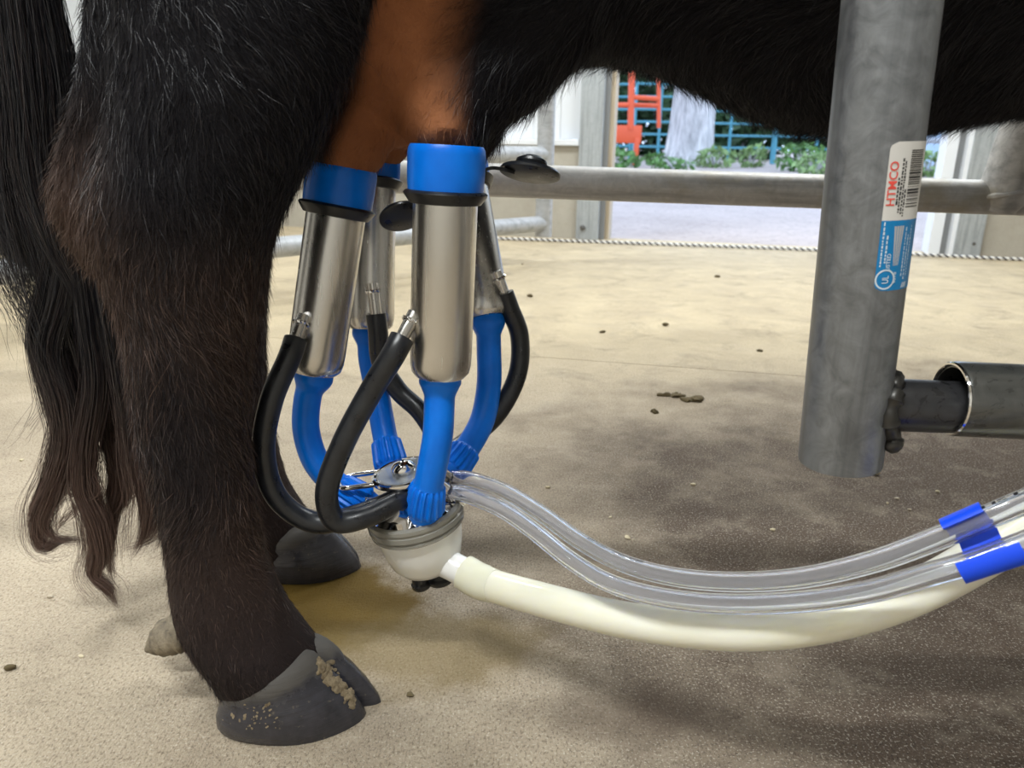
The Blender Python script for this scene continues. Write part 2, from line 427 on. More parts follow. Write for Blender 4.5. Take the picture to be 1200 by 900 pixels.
V, Fc = slab([on_joint(X0, 0.0012), on_joint(X1, 0.0012), on_wall(X1, 0.10), on_wall(X0, 0.10)]); mesh('concrete_slab', V, Fc, M_CONC, fl, smooth=False)

# ------- back wall (frame u along the wall, n outwards, z)
WM = Matrix((wu, wn_, Vector((0, 0, 1)))).transposed().to_4x4(); WM.translation = WL
def wpix(px, py):              # pixel -> (u, z) on the wall's inner face
    r = ray(px, py); k = (WL - CAM).dot(wn_) / r.dot(wn_); q = CAM + r * k - WL
    return q.dot(wu), q.z
uL = wpix(712, 279)[0]; uR = wpix(1087, 294)[0]
uA = (X0 - WL.x) / wu.x - 0.2; uB = (X1 - WL.x) / wu.x + 0.2
STEM = wpix(620, 170)[1]
def wallpart(name, u0, u1, n0, n1, z0, z1, mt, parent=None, bev=0.0):
    V, Fc = box(((u0 + u1) / 2, (n0 + n1) / 2, (z0 + z1) / 2), (u1 - u0, n1 - n0, z1 - z0), WM, bev)
    return mesh(name, V, Fc, mt, parent, smooth=False)
uc0 = wpix(675, 279)[0]; uc1 = wpix(701, 280)[0]; ud1 = wpix(707, 280)[0]
wb_ = tag(wallpart('wall_back', uA, uc0, 0.0, 0.15, 0, STEM, M_STEM), 'tan concrete stem wall below white ribbed siding at the back', 'wall', kind='structure')
ur1 = wpix(1146, 299)[0]
wallpart('stem_wall', ur1, uB, 0.0, 0.15, 0, STEM, M_STEM, wb_)
def siding(u0, u1, z0, z1):
    """ribbed sheet metal: each sheet its own piece"""
    sw = 0.92; u = u0
    while u < u1 - 0.01:
        e = min(u + sw, u1); prof = []; x = u
        while x < e - 1e-6:
            for dx, n in ((0, 0.03), (0.10, 0.03), (0.115, 0.018), (0.135, 0.018), (0.15, 0.03)):
                if x + dx <= e: prof.append((x + dx, n))
            x += 0.23
        prof.append((e, 0.03))
        V = []; Fc = []
        for (a, n) in prof:
            V += [WM @ Vector((a, n, z0)), WM @ Vector((a, n, z1)), WM @ Vector((a, 0.06, z1)), WM @ Vector((a, 0.06, z0))]
        for i in range(len(prof) - 1):
            o = 4 * i
            for k in range(4): Fc.append((o + k, o + (k + 1) % 4, o + 4 + (k + 1) % 4, o + 4 + k))
        Fc.append((3, 2, 1, 0)); o = 4 * (len(prof) - 1); Fc.append((o, o + 1, o + 2, o + 3))
        mesh('siding_sheet', V, Fc, M_SIDING, wb_, smooth=False); u = e + 0.002
HEAD = 2.25
siding(uA, uc0 - 0.003, STEM + 0.028, CEIL); siding(ur1 + 0.003, uB, STEM + 0.028, CEIL)
wallpart('header', uc0, ur1, 0.0, 0.12, HEAD, CEIL, M_SIDING, wb_)
for a, b, k in ((uA, uc0 - 0.002, 1), (ur1 + 0.002, uB, 2)):
    wallpart('sill_trim', a, b, -0.02, 0.03, STEM + 0.001, STEM + 0.027, M_TRIMW, wb_, 0.003)
# door surround, left
t1 = tag(wallpart('trim_1', uc0, uc1, -0.02, 0.13, 0, HEAD, M_JAMB, None, 0.003), 'galvanised steel channel post on the left of the wide doorway', 'door post', kind='structure')
wallpart('channel_return', uc1, ud1, 0.01, 0.13, 0, HEAD, M_JAMBD, t1)
wallpart('wood_jamb', ud1, uL, 0.03, 0.15, 0, HEAD, M_WOOD, t1)
def bolt(u, z, parent):
    V, Fc = lathe([(0, 0.012), (0.006, 0.012), (0.009, 0.006), (0.013, 0.005), (0.013, 0.0), (0, 0.0)], 12)
    Mb = WM @ Matrix.Translation((u, -0.02, z)) @ Matrix.Rotation(math.radians(90), 4, 'X')
    mesh('bolt', [Mb @ v for v in V], Fc, M_BOLT, parent)
bolt((uc0 + uc1) / 2 - 0.02, 0.055, t1)
# door surround, right
ua = wpix(1101, 295)[0]; ub = wpix(1109, 296)[0]; uc = wpix(1114, 297)[0]
t2 = tag(wallpart('trim_2', uR, ua, 0.0, 0.10, 0, HEAD, M_TRIMW, None, 0.003), 'white door stop board on the right edge of the doorway', 'door post', kind='structure')
t3 = tag(wallpart('trim_3', uc, ur1 - 0.002, -0.03, 0.13, 0, HEAD, M_JAMB, None, 0.003), 'galvanised steel channel post right of the white door board', 'door post', kind='structure')
wallpart('channel_return', ua + 0.001, ub, 0.02, 0.12, 0, HEAD, M_JAMBD, t3)
wallpart('channel_lip', ub, uc - 0.0005, -0.025, 0.12, 0, HEAD, M_TRIMW, t3)
bolt((uc + ur1) / 2 + 0.02, 0.055, t3)

# other walls and ceiling (out of frame, they close the parlour)
yl, yr = on_wall(X0).y, on_wall(X1).y
def slabbox(name, c, s, mt, label, cat):
    V, Fc = box(c, s); return tag(mesh(name, V, Fc, mt, smooth=False), label, cat, kind='structure')
slabbox('wall_left', (X0 - 0.05, (Y0 + yl) / 2, CEIL / 2), (0.1, yl - Y0, CEIL), M_WALLP, 'plain off-white side wall behind the tail end of the cow', 'wall')
slabbox('wall_right', (X1 + 0.05, (Y0 + yr) / 2, CEIL / 2), (0.1, yr - Y0, CEIL), M_WALLP, 'plain off-white side wall on the head end of the cow', 'wall')
slabbox('wall_front', ((X0 + X1) / 2, Y0 - 0.05, CEIL / 2), (X1 - X0 + 0.2, 0.1, CEIL), M_WALLP, 'plain off-white wall on the near side of the parlour', 'wall')
mesh('x', [], [], None); bpy.data.objects.remove(bpy.data.objects['x'])
V = [Vector((X0, Y0, CEIL)), Vector((X1, Y0, CEIL)), Vector((*on_wall(X1, 0.1)[:2], CEIL)), Vector((*on_wall(X0, 0.1)[:2], CEIL))]
V += [v + Vector((0, 0, 0.08)) for v in V]
tag(mesh('ceiling', V, [(3, 2, 1, 0), (4, 5, 6, 7), (0, 1, 5, 4), (1, 2, 6, 5), (2, 3, 7, 6), (3, 0, 4, 7)], M_CEIL, smooth=False), 'white flat parlour ceiling', 'ceiling', kind='structure')
for i, (x, y, al, watt) in enumerate(LAMPS):
    where = ['above the tail end of the cow', 'near the back wall on the left', 'near the doorway', 'behind the photographer'][i]
    e = empty('ceiling_light', (x, y, CEIL), 'long white strip light ' + where, 'ceiling light', 'ceiling strip lights')
    sx, sy = (1.2, 0.16) if al == 'x' else (0.16, 1.2)
    V, Fc = box((x, y, CEIL - 0.025), (sx, sy, 0.05), bev=0.008); mesh('housing', V, Fc, M_LAMPB, e)
    V, Fc = box((x, y, CEIL - 0.062), (sx - 0.04, sy - 0.04, 0.024), bev=0.01); mesh('diffuser', V, Fc, M_DIFF, e)
    ld = bpy.data.lights.new('strip_glow', 'AREA'); ld.shape = 'RECTANGLE'; ld.size = sx - 0.05; ld.size_y = sy - 0.05
    ld.energy = watt; ld.color = LAMP_COL
    lo = bpy.data.objects.new('strip_glow', ld); COL.objects.link(lo); lo.parent = e; lo.location = (0, 0, -0.08)

# ================================================================== OUTDOORS
V = [WM @ Vector((-30, 0.10, -0.012)), WM @ Vector((40, 0.10, -0.012)), WM @ Vector((40, 60, -0.012)), WM @ Vector((-30, 60, -0.012))]
tag(mesh('ground_yard', V, [(0, 1, 2, 3)], M_GRAVEL, smooth=False), 'pinkish gravel yard outside the doorway', 'ground', kind='structure')
def at_far(px, py, Y): return P(px, py, Y)
def leaves(c, r, n, size, seed):
    rn = np.random.default_rng(seed); d = rn.normal(size=(n, 3)); d /= np.linalg.norm(d, axis=1)[:, None]
    rad = rn.uniform(0.35, 1, n) ** 0.5
    p = np.array(c) + d * rad[:, None] * np.array(r)
    p[:, 2] = np.maximum(p[:, 2], 0.02)
    V = []; Fc = []
    for i in range(n):
        a = rn.normal(size=3); a /= np.linalg.norm(a); b = np.cross(a, rn.normal(size=3)); b /= np.linalg.norm(b)
        s = size * rn.uniform(0.6, 1.4); o = len(V); k = np.cross(a, b) * s * 0.12
        V += [p[i] - a * s, p[i] + b * s * 0.45 + k, p[i] + a * s, p[i] - b * s * 0.45 + k]; Fc += [(o, o + 1, o + 2), (o, o + 2, o + 3)]
    return V, Fc
def shrub(px, py, Y, rx, rz, n, size, mi, seed, label, group='shrubs under the fence'):
    b = at_far(px, py, Y); b.z = 0
    rz *= 0.62; rx *= 0.85; n = int(n * 0.6)
    e = empty('shrub', b, label, 'shrub', group)
    V, Fc = leaves((b.x, b.y, rz * 0.75), (rx, rx * 0.8, rz), n, size, seed); mesh('foliage', V, Fc, M_LEAF[mi], e, sharp=0)
    mb = MB(); rn = random.Random(seed)
    for k in range(5):
        t = Vector((rn.uniform(-rx, rx) * 0.6, rn.uniform(-rx, rx) * 0.4, rz * 1.3)); mb.add(*tube([b, b + t * 0.5 + Vector((0, 0, 0.05)), b + t], [0.02, 0.015, 0.006], 5))
    mb.build('stem', M_BARK, e)
for i, (px, py, Y, rx, rz, n, s, mi, lb) in enumerate([
    (728, 186, 14.5, 0.45, 0.30, 260, 0.07, 0, 'low green shrub in front of the orange feeder skirt'),
    (772, 185, 16.6, 0.45, 0.22, 260, 0.07, 0, 'low green shrub just left of the thick tree trunk'),
    (790, 188, 14.0, 0.55, 0.20, 240, 0.06, 0, 'flat green weeds at the foot of the tree trunk'),
    (838, 184, 15.5, 0.5, 0.35, 300, 0.07, 2, 'small bright shrub just right of the tree trunk'),
    (882, 182, 16.0, 0.35, 0.42, 260, 0.07, 2, 'lone bright shrub in the middle of the bare bank'),
    (940, 186, 14.0, 0.55, 0.45, 380, 0.07, 0, 'leafy green shrub left of the galvanised post'),
    (958, 192, 12.5, 0.42, 0.30, 300, 0.06, 2, 'pale green bush beside the leaf litter at the galvanised post'),
    (1090, 190, 12.5, 0.45, 0.35, 300, 0.07, 2, 'pale shrub seen right of the label on the post')]):
    shrub(px, py, Y, rx, rz, n, s, mi, 100 + i, lb)
# wood behind the fence
for i, (px, Y, rx, zc, rz) in enumerate([(636, 25, 2.7, 2.4, 2.6), (868, 25, 2.8, 2.4, 2.6), (1092, 25, 2.7, 2.4, 2.6), (765, 29, 2.9, 2.7, 2.9), (975, 29, 2.9, 2.7, 2.9)]):
    b = at_far(px, 175, Y); b.z = 0
    e = empty('tree', b, ['dark leafy tree behind the orange feeder', 'dark leafy tree behind the blue fence, right of the trunk', 'dark leafy tree behind the right door post', 'hazy rear tree filling the gap behind the thick trunk', 'hazy rear tree behind the galvanised post'][i], 'tree', 'dark trees behind the fence')
    V, Fc = leaves((b.x, b.y, zc), (rx, 1.3, rz), 3200, 0.25, 300 + i); mesh('crown', V, Fc, M_LEAF[1], e, sharp=0)
    V, Fc = tube([b, b + Vector((0.1, 0, 1.5)), b + Vector((0, 0, 3.5))], [0.22, 0.18, 0.1], 8); mesh('trunk', V, Fc, M_BARK, e)
# thick trunk
b = at_far(808, 176, 16.5); b.z = -0.02
e = empty('tree', b, 'thick pale grey tree trunk standing in the yard', 'tree')
pts = []; V = []; Fc = []
n = 28
for i, (z, r) in enumerate([(0, 0.62), (0.12, 0.54), (0.35, 0.47), (0.8, 0.43), (1.6, 0.40), (2.6, 0.38), (4.0, 0.36), (5.5, 0.33)]):
    for k in range(n):
        a = 2 * math.pi * k / n
        q = r * (1 + 0.06 * math.sin(5 * a + 0.3 * z) + 0.035 * math.sin(11 * a + 1.7) + (0.10 * math.sin(4 * a + 1) if i == 0 else 0))
        V.append(b + Vector((q * math.cos(a) + 0.02 * z, q * math.sin(a), z)))
for i in range(7):
    for k in range(n): Fc.append((i * n + k, i * n + (k + 1) % n, (i + 1) * n + (k + 1) % n, (i + 1) * n + k))
mesh('trunk', V, Fc, M_BARK, e)
V, Fc = leaves((b.x, b.y, 5.6), (3.2, 2.6, 1.3), 1500, 0.22, 77); mesh('crown', V, Fc, M_LEAF[0], e, sharp=0)
# blue fence panels
def fence(px0, px1, Y, label):
    a = at_far(px0, 176, Y); c = at_far(px1, 176, Y); a.z = c.z = 0
    e = empty('fence_panel', a, label, 'fence', 'blue stock fence panels')
    d = (c - a)
    for z in (0.35, 0.62, 0.89, 1.16, 1.43, 1.70):
        V, Fc = tube([a + Vector((0, 0, z)), c + Vector((0, 0, z))], 0.026, 8); mesh('rail', V, Fc, M_BLUEPAINT, e)
    k = max(2, int(d.length / 0.8))
    for i in range(k + 1):
        q = a + d * (i / k); V, Fc = tube([q, q + Vector((0, 0, 1.75))], 0.034, 8); mesh('upright', V, Fc, M_BLUEPAINT, e)
fence(742, 800, 18.5, 'blue stock fence panel between the orange feeder and the trunk')
fence(803, 905, 19.0, 'blue stock fence panel just right of the thick trunk')
fence(908, 1005, 18.6, 'blue stock fence panel running behind the galvanised post')
fence(640, 738, 18.8, 'blue stock fence panel behind the orange feeder')
# orange feeder
Yf = 15.2
b = at_far(735, 186, Yf); b.z = 0
e = empty('hay_feeder', b, 'orange steel hay feeder with a sheet skirt in the yard', 'feeder')
def fp(px, py, dy=0): return at_far(px, py, Yf + dy)
def fbar(p0, p1, r=0.045):
    V, Fc = tube([p0, p1], r, 8); mesh('bar', V, Fc, M_ORANGE, e)
fbar(fp(741, 60), fp(739, 152), 0.06); fbar(fp(690, 123), fp(741, 123)); fbar(fp(741, 114), fp(772, 116)); fbar(fp(741, 123, 0.3), fp(772, 124, 0.3))
fbar(fp(700, 60), fp(700, 152)); fbar(fp(700, 60), fp(741, 60)); fbar(fp(772, 90, .3), fp(772, 150, .3), 0.04)
q0, q1 = fp(690, 146), fp(751, 168)
V, Fc = box(((q0.x + q1.x) / 2, Yf, (q0.z + q1.z) / 2), (q1.x - q0.x, 0.05, q0.z - q1.z), bev=0.01); mesh('skirt', V, Fc, M_ORANGE, e)
for px in (693, 746):
    q = fp(px, 168); V, Fc = box((q.x, Yf, q.z / 2 + 0.05), (0.09, 0.09, q.z + 0.1), bev=0.01); mesh('leg', V, Fc, M_ORANGE, e)
# pale blue shed right of the post and a yard rail
q = at_far(1090, 190, 15.5); q.z = 0
e = empty('shed', q, 'pale blue metal shed beyond the right side of the doorway', 'shed')
V, Fc = box((q.x + 0.9, 15.5 + 0.8, 1.1), (3.0, 1.5, 2.2), bev=0.01); mesh('wall', V, Fc, M_SHED, e, smooth=False)
V, Fc = box((q.x + 0.9, 15.5 + 0.8, 2.24), (3.3, 1.8, 0.08), bev=0.01); mesh('roof', V, Fc, M_JAMB, e, smooth=False)
q0, q1 = at_far(1010, 163, 9.0), at_far(1150, 166, 9.0)
e = empty('yard_rail', (q0.x, q0.y, 0), 'grey pipe rail outside, seen right of the post label', 'rail')
V, Fc = tube([q0, q1], 0.03, 10); mesh('rail', V, Fc, M_GATE, e)
for q in (q0, q1):
    V, Fc = tube([Vector((q.x, q.y, -0.01)), Vector((q.x, q.y, q.z + 0.05))], 0.035, 10); mesh('upright', V, Fc, M_GATE, e)

# ================================================================== FURNITURE OF THE PARLOUR
# rope on the floor across the doorway
rp = crom([G(430, 277, 0.009), G(570, 279, 0.009), G(700, 283.5, 0.009), G(830, 288, 0.009), G(960, 293, 0.009), G(1060, 297.5, 0.009), G(1160, 302.5, 0.009), G(1230, 305, 0.009)], 60)
e = empty('rope', (rp[0][0], rp[0][1], 0), 'twisted black and white rope lying across the doorway floor', 'rope')
L = np.concatenate([[0], np.cumsum(np.linalg.norm(np.diff(rp, axis=0), axis=1))])
S = np.arange(0, L[-1], 0.0034); rp = np.stack([np.interp(S, L, rp[:, k]) for k in range(3)], 1)
for k, mt in enumerate((M_ROPEW, M_ROPEK)):
    path = []
    for i, s in enumerate(S):
        a = 2 * math.pi * s / 0.027 + math.pi * k
        path.append(Vector(rp[i]) + Vector((0, math.cos(a), math.sin(a))) * 0.0036)
    V, Fc = tube(path, 0.0046 if k == 0 else 0.0034, 6); mesh('strand', V, Fc, mt, e)

# background pipe gate
gA = P(637, 262, 2.9); gz0 = gA.z
gB = G(345, 288, gz0); gd = (gB - gA); gd.z = 0
gdir = gd.normalized(); gend = gA + gdir * 2.2
topz = P(630, 181, 2.9).z
e = empty('pipe_gate', (gA.x, gA.y, 0), 'light grey pipe gate standing open against the back wall', 'gate')
V, Fc = tube([Vector((gA.x, gA.y, P(634, 277, 2.9).z)), Vector((gA.x, gA.y, 1.5))], 0.031, 16); mesh('upright', V, Fc, M_GATE, e)
V, Fc = tube([Vector((gend.x, gend.y, 0.0)), Vector((gend.x, gend.y, 1.5))], 0.031, 16); mesh('upright', V, Fc, M_GATE, e)
for z in (gz0, topz, 0.9, 1.2, 1.48):
    V, Fc = tube([Vector((gA.x, gA.y, z)), Vector((gend.x, gend.y, z))], 0.029, 16); mesh('rail', V, Fc, M_GATE, e)

# far rail behind the cow
ra, rb = P(455, 207, 1.04), P(1150, 231, 1.0)
rd = (rb - ra).normalized(); rl = ra - rd * 0.75; rr_ = rb + rd * 0.75
e = empty('stall_rail', (rl.x, rl.y, 0), 'weathered galvanised stall rail running behind the cow', 'rail')
V, Fc = tube([rl + rd * (i * 0.1) for i in range(int((rr_ - rl).length / 0.1) + 1)], 0.0212, 24); mesh('rail', V, Fc, M_RAIL, e)
for q in (rl, rr_ - rd * 0.05):
    V, Fc = tube([Vector((q.x, q.y, 0)), Vector((q.x, q.y, 1.1))], 0.024, 16); mesh('upright', V, Fc, M_RAIL, e)
ba, bb = P(1172, 236, 0.995), P(1222, 95, 0.98)
bdv = (bb - ba).normalized()
V, Fc = tube([ba - bdv * 0.012, ba, ba + bdv * 0.02, bb + bdv * 0.4], [0.020, 0.027, 0.0285, 0.0285], 24); mesh('brace', V, Fc, M_RAIL, e)
wp = [ba + bdv * 0.0 + (rd * math.cos(a) * 0.030 + Vector((0, -1, 0)) * math.sin(a) * 0.028) + Vector((0, 0, 0.012 + 0.008 * math.cos(a))) for a in np.linspace(-0.3, math.pi + 0.3, 14)]
V, Fc = tube(wp, [0.004 * (1 + 0.3 * math.sin(i * 2.3)) for i in range(14)], 8); mesh('weld_bead', V, Fc, M_RAIL, e)

# near galvanised post with stub and sleeve
YP = 0.436
pt, pb = P(1045, 0, YP), P(984, 541, YP)
pax = (pt - pb).normalized(); ptop = pt + pax * 0.55
e = empty('stanchion_post', pb.copy(), 'galvanised stanchion post with a paper label and a welded side stub', 'post')
RP = 0.0242
def postpt(t): return pb + pax * t
path = [pb, pb + pax * 0.0015, pb + pax * 0.2, ptop]
V, Fc = tube(path, [RP * 0.985, RP, RP, RP], 48, inner=0.86); mesh('pipe', V, Fc, M_GALV, e, sharp=50)
sa, sb = P(1018, 471, YP), P(1118, 465, YP); sdir = (P(1200, 470, YP) - P(1112, 466, YP)).normalized()
s0 = P(1020, 473, YP); s1 = s0 + sdir * 0.115
V, Fc = tube([s0, s0 + sdir * 0.02, s1], 0.0158, 32); mesh('stub', V, Fc, M_DARKSTEEL, e)
sl0 = P(1114, 467, YP); sl1 = sl0 + sdir * 0.62
slr = 0.0225
slv = tube([sl0, sl0 + sdir * 0.002, sl0 + sdir * 0.1, sl1], [slr * 0.97, slr, slr, slr], 40, inner=0.86)
slo = mesh('sleeve', *slv, M_SLEEVE, e, sharp=50)
V, Fc = tube([sl0 - sdir * 0.0004 + (Vector((0, 0, 1)) * math.cos(a) + sdir.cross(Vector((0, 0, 1))) * math.sin(a)) * slr * 0.93 for a in np.linspace(0, 2 * math.pi, 40)], 0.0011, 6); mesh('cut_edge', V, Fc, M_CHROME, slo)
V, Fc = tube([Vector((sl1.x, sl1.y, 0)), Vector((sl1.x, sl1.y, 1.25))], 0.03, 20); mesh('anchor_post', V, Fc, M_GALV, e)
# weld bead around the stub, on the post's skin
side = pax.cross(sdir).normalized()
wv = []
for k in range(46):
    a = 2 * math.pi * k / 45
    o = (pax * math.cos(a) + side * math.sin(a)) * 0.0175
    off = o.dot(side); x = math.sqrt(max(RP * RP - off * off, 0))
    c = postpt((s0 - pb).dot(pax)) + pax * o.dot(pax) + side * off + sdir * (x + 0.001)
    wv.append(c)
rwb = [0.0050 * (1 + 0.4 * math.sin(k * 1.9) * math.cos(k * 0.7)) for k in range(46)]
wv_, wf_ = tube(wv, rwb, 10); mb = MB().add(wv_, wf_)
low = postpt((s0 - pb).dot(pax)) - pax * 0.0195 + sdir * (RP + 0.0005) - Vector((0, 0.012, 0))
mb.add(*blob(low, (0.0075, 0.006, 0.006), 2, 0.15, 3))
mb.add(*blob(low + pax * 0.013 - sdir * 0.004, (0.005, 0.005, 0.005), 2, 0.2, 4))
mb.build('weld_bead', M_WELD, e, sharp=60)

# label wrapped on the post
tl = (P(1062, 165, YP) - pb).dot(pax); tb = (P(1040, 331, YP) - pb).dot(pax)
cc = postpt((tl + tb) / 2); fdir = (CAM - cc); fdir -= pax * fdir.dot(pax); fdir.normalize(); rdir = pax.cross(fdir).normalized()
if rdir.x < 0: rdir = -rdir
PH0 = math.radians(17); LW = RP * math.radians(80); LH = tl - tb
def lab(u, v, lift=0.0):       # u from left, v from the bottom, metres on the label
    ph = PH0 + u / RP; r = RP + 0.00022 + lift
    return postpt(tb + v) + (fdir * math.cos(ph) + rdir * math.sin(ph)) * r
def patch(u0, u1, v0, v1, lift, nu=16, nv=2, corner=0.0, cut=(1, 1)):
    V = []; Fc = []
    for j in range(nv + 1):
        v = v0 + (v1 - v0) * j / nv
        # rounded left corners
        for i in range(nu + 1):
            uu = u0 + (u1 - u0) * i / nu
            if corner:
                dvt = max(0, corner - (v1 - v)) if cut[1] else 0; dvb = max(0, corner - (v - v0)) if cut[0] else 0
                dv = max(dvt, dvb); ins = corner - math.sqrt(max(corner ** 2 - dv ** 2, 0))
                uu = u0 + ins + (u1 - ins - u0 - ins) * i / nu
            V.append(lab(uu, v, lift))
    for j in range(nv):
        for i in range(nu):
            a = j * (nu + 1) + i; Fc.append((a, a + 1, a + nu + 2, a + nu + 1))
    return V, Fc
split = LH * 0.485
V, Fc = patch(0, LW, split, LH, 0, 20, 24, 0.004, (0, 1)); lbl = mesh('label', V, Fc, M_LBLW, e)
lbl['label'] = 'white and blue paper pipe label with red lettering and barcode'
V, Fc = patch(0, LW, 0, split, 0, 20, 24, 0.004, (1, 0)); mesh('label_lower_half', V, Fc, M_LBLB, lbl)
def text_mesh(body, size):
    cu = bpy.data.curves.new('txt', 'FONT'); cu.body = body; cu.size = size; cu.resolution_u = 3; cu.offset = 0.012
    o = bpy.data.objects.new('txt', cu); COL.objects.link(o); bpy.context.view_layer.update()
    me = bpy.data.meshes.new_from_object(o.evaluated_get(bpy.context.evaluated_depsgraph_get()))
    V = [v.co.copy() for v in me.vertices]; Fc = [tuple(p.vertices) for p in me.polygons]
    bpy.data.objects.remove(o); bpy.data.curves.remove(cu); bpy.data.meshes.remove(me); return V, Fc
def vert_text(body, u, v, height, length, mt, name):
    """text running up the post; its top faces left"""
    V, Fc = text_mesh(body, 1.0)
    x0 = min(q.x for q in V); x1 = max(q.x for q in V); y0 = min(q.y for q in V); y1 = max(q.y for q in V)
    W = [lab(u + height - (q.y - y0) / (y1 - y0) * height, v + (q.x - x0) / (x1 - x0) * length, 0.0003) for q in V]
    mesh(name, W, Fc, mt, lbl, smooth=False)
vert_text('HTMCO', 0.0009, split + LH * 0.10, 0.0045, LH * 0.29, M_LBLR, 'red_lettering')
rn = random.Random(5)
mb = MB(); v = split + LH * 0.085
while v < split + LH * 0.46:
    h = rn.choice([0.0003, 0.0006, 0.0006, 0.0011]); mb.add(*patch(0.0122, 0.0228, v, v + h, 0.0001, 8, 1)); v += h + rn.choice([0.0004, 0.0005, 0.0009])
mb.build('barcode', M_INK, lbl, smooth=False)
def lines(us, v0, v1, wd, mt, name, seed):
    rn = random.Random(seed); mb = MB()
    for u, a, b in us:
        v = v0 + (v1 - v0) * a
        while v < v0 + (v1 - v0) * b:
            h = rn.uniform(0.0006, 0.0022); mb.add(*patch(u, u + wd * rn.uniform(0.7, 1), v, v + h, 0.0001, 2, 1)); v += h + rn.uniform(0.0003, 0.0007)
    mb.build(name, mt, lbl, smooth=False)
lines([(0.0060, 0.2, 0.52), (0.0075, 0.1, 0.78), (0.0090, 0.08, 0.74), (0.0104, 0.05, 0.4)], split, LH, 0.0011, M_INK, 'small_print', 2)
lines([(0.0014, 0.35, 0.93), (0.0036, 0.4, 0.78), (0.0150, 0.2, 0.85), (0.0172, 0.15, 0.8), (0.0195, 0.2, 0.9)], 0, split, 0.0009, M_LBLI, 'white_small_print', 3)
vert_text('UL', 0.0036, LH * 0.053, 0.0036, 0.0042, M_LBLI, 'emblem_letters')
vert_text('LISTED', 0.0048, LH * 0.14, 0.0022, LH * 0.12, M_LBLI, 'white_lettering')
vert_text('9078', 0.0098, LH * 0.05, 0.0018, LH * 0.08, M_LBLI, 'white_lettering')
mb = MB(); uo, vo = 0.0054, LH * 0.053 + 0.0021
for k in range(32):
    a0, a1 = 2 * math.pi * k / 32, 2 * math.pi * (k + 1) / 32
    mb.add([lab(uo + r * math.cos(a), vo + r * math.sin(a), 0.0001) for a, r in ((a0, 0.0046), (a1, 0.0046), (a1, 0.0055), (a0, 0.0055))], [(0, 1, 2, 3)])
mb.build('emblem_ring', M_LBLI, lbl, smooth=False)
mb = MB()
for k in range(4):
    u0 = 0.0072 + 0.0016 * k; mb.add([lab(u0 * 0.55 + 0.0050, split * 0.36, 0.0001), lab(u0 * 0.55 + 0.0055, split * 0.36, 0.0001), lab(u0 + 0.0013, split * 0.92, 0.0001), lab(u0, split * 0.92, 0.0001)], [(0, 1, 2, 3)])
mb.build('pipe_picture', M_LBLG, lbl, smooth=False)
mb = MB()
for k in range(3): mb.add([lab(0.0165 + 0.0016 * k, LH * 0.012, 0.0001), lab(0.0175 + 0.0016 * k, LH * 0.012, 0.0001), lab(0.0185 + 0.0016 * k, LH * 0.05, 0.0001), lab(0.0175 + 0.0016 * k, LH * 0.05, 0.0001)], [(0, 1, 2, 3)])
mb.build('corner_mark', M_LBLI, lbl, smooth=False)

# ================================================================== COW
cow = empty('cow', (-0.17, 0.62, 0), 'black long-haired cow with brown udder, standing side-on while being milked', 'cow')
def loft(rings, n=28, ex=2.0):
    """rings: (center, axis_a, axis_b) -> closed loft"""
    V = []; Fc = []
    for c, a, b in rings:
        for k in range(n):
            t = 2 * math.pi * k / n; ct, st = math.cos(t), math.sin(t)
            x = math.copysign(abs(ct) ** (2 / ex), ct); y = math.copysign(abs(st) ** (2 / ex), st)
            V.append(c + a * x + b * y)
    N = len(rings)
    for i in range(N - 1):
        for k in range(n): Fc.append((i * n + k, i * n + (k + 1) % n, (i + 1) * n + (k + 1) % n, (i + 1) * n + k))
    Fc.append(tuple(range(n - 1, -1, -1))); Fc.append(tuple((N - 1) * n + k for k in range(n)))
    return V, Fc
EX, EY, EZ = Vector((1, 0, 0)), Vector((0, 1, 0)), Vector((0, 0, 1))
def leg_rings(rows, n=6):
    R = []
    for y, xl, xr, Y, ry in rows:
        a, b = P(xl, y, Y), P(xr, y, Y)
        R.append([(a.x + b.x) / 2, Y, (a.z + b.z) / 2, (b.x - a.x) / 2, ry])
    R = crom(R, n)
    return [(Vector(q[:3]), EX * q[3], EY * q[4]) for q in R], R
INS = 4   # hair adds a few pixels
near_rows = [(-150, 95, 500, .555, .060), (-60, 108, 470, .55, .066), (0, 122, 441, .54, .062), (60, 128, 425, .535, .058), (120, 128, 398, .53, .054), (180, 116, 372, .527, .050),
    (240, 96, 340, .525, .048), (280, 99, 324, .525, .046), (310, 115, 316, .525, .044), (350, 128, 309, .525, .042), (394, 143, 298, .524, .039), (470, 154, 293, .523, .037),
    (527, 165, 295, .522, .036), (570, 178, 300, .521, .036), (640, 193, 311, .52, .037), (690, 199, 328, .518, .040), (722, 206, 345, .517, .043), (750, 222, 366, .515, .045), (775, 240, 383, .514, .043), (796, 252, 380, .513, .038), (812, 260, 366, .513, .030)]
rn_, near_arr = leg_rings([(y, xl + INS, xr - INS, Y, ry) for y, xl, xr, Y, ry in near_rows])
far_rows = [(-60, 120, 420, .74, .06), (60, 170, 395, .74, .055), (150, 190, 366, .735, .05), (240, 195, 334, .73, .044), (300, 205, 320, .73, .040), (400, 208, 314, .73, .036), (470, 210, 318, .73, .035), (520, 216, 328, .73, .035), (565, 226, 341, .73, .037), (600, 240, 362, .73, .041), (625, 255, 378, .73, .043), (645, 265, 382, .73, .042), (662, 268, 376, .73, .040)]
rf_, far_arr = leg_rings([(y, xl + INS, xr - INS, Y, ry) for y, xl, xr, Y, ry in far_rows])
body = MB()
body.add(*loft(rn_, 32)); body.add(*loft(rf_, 28))
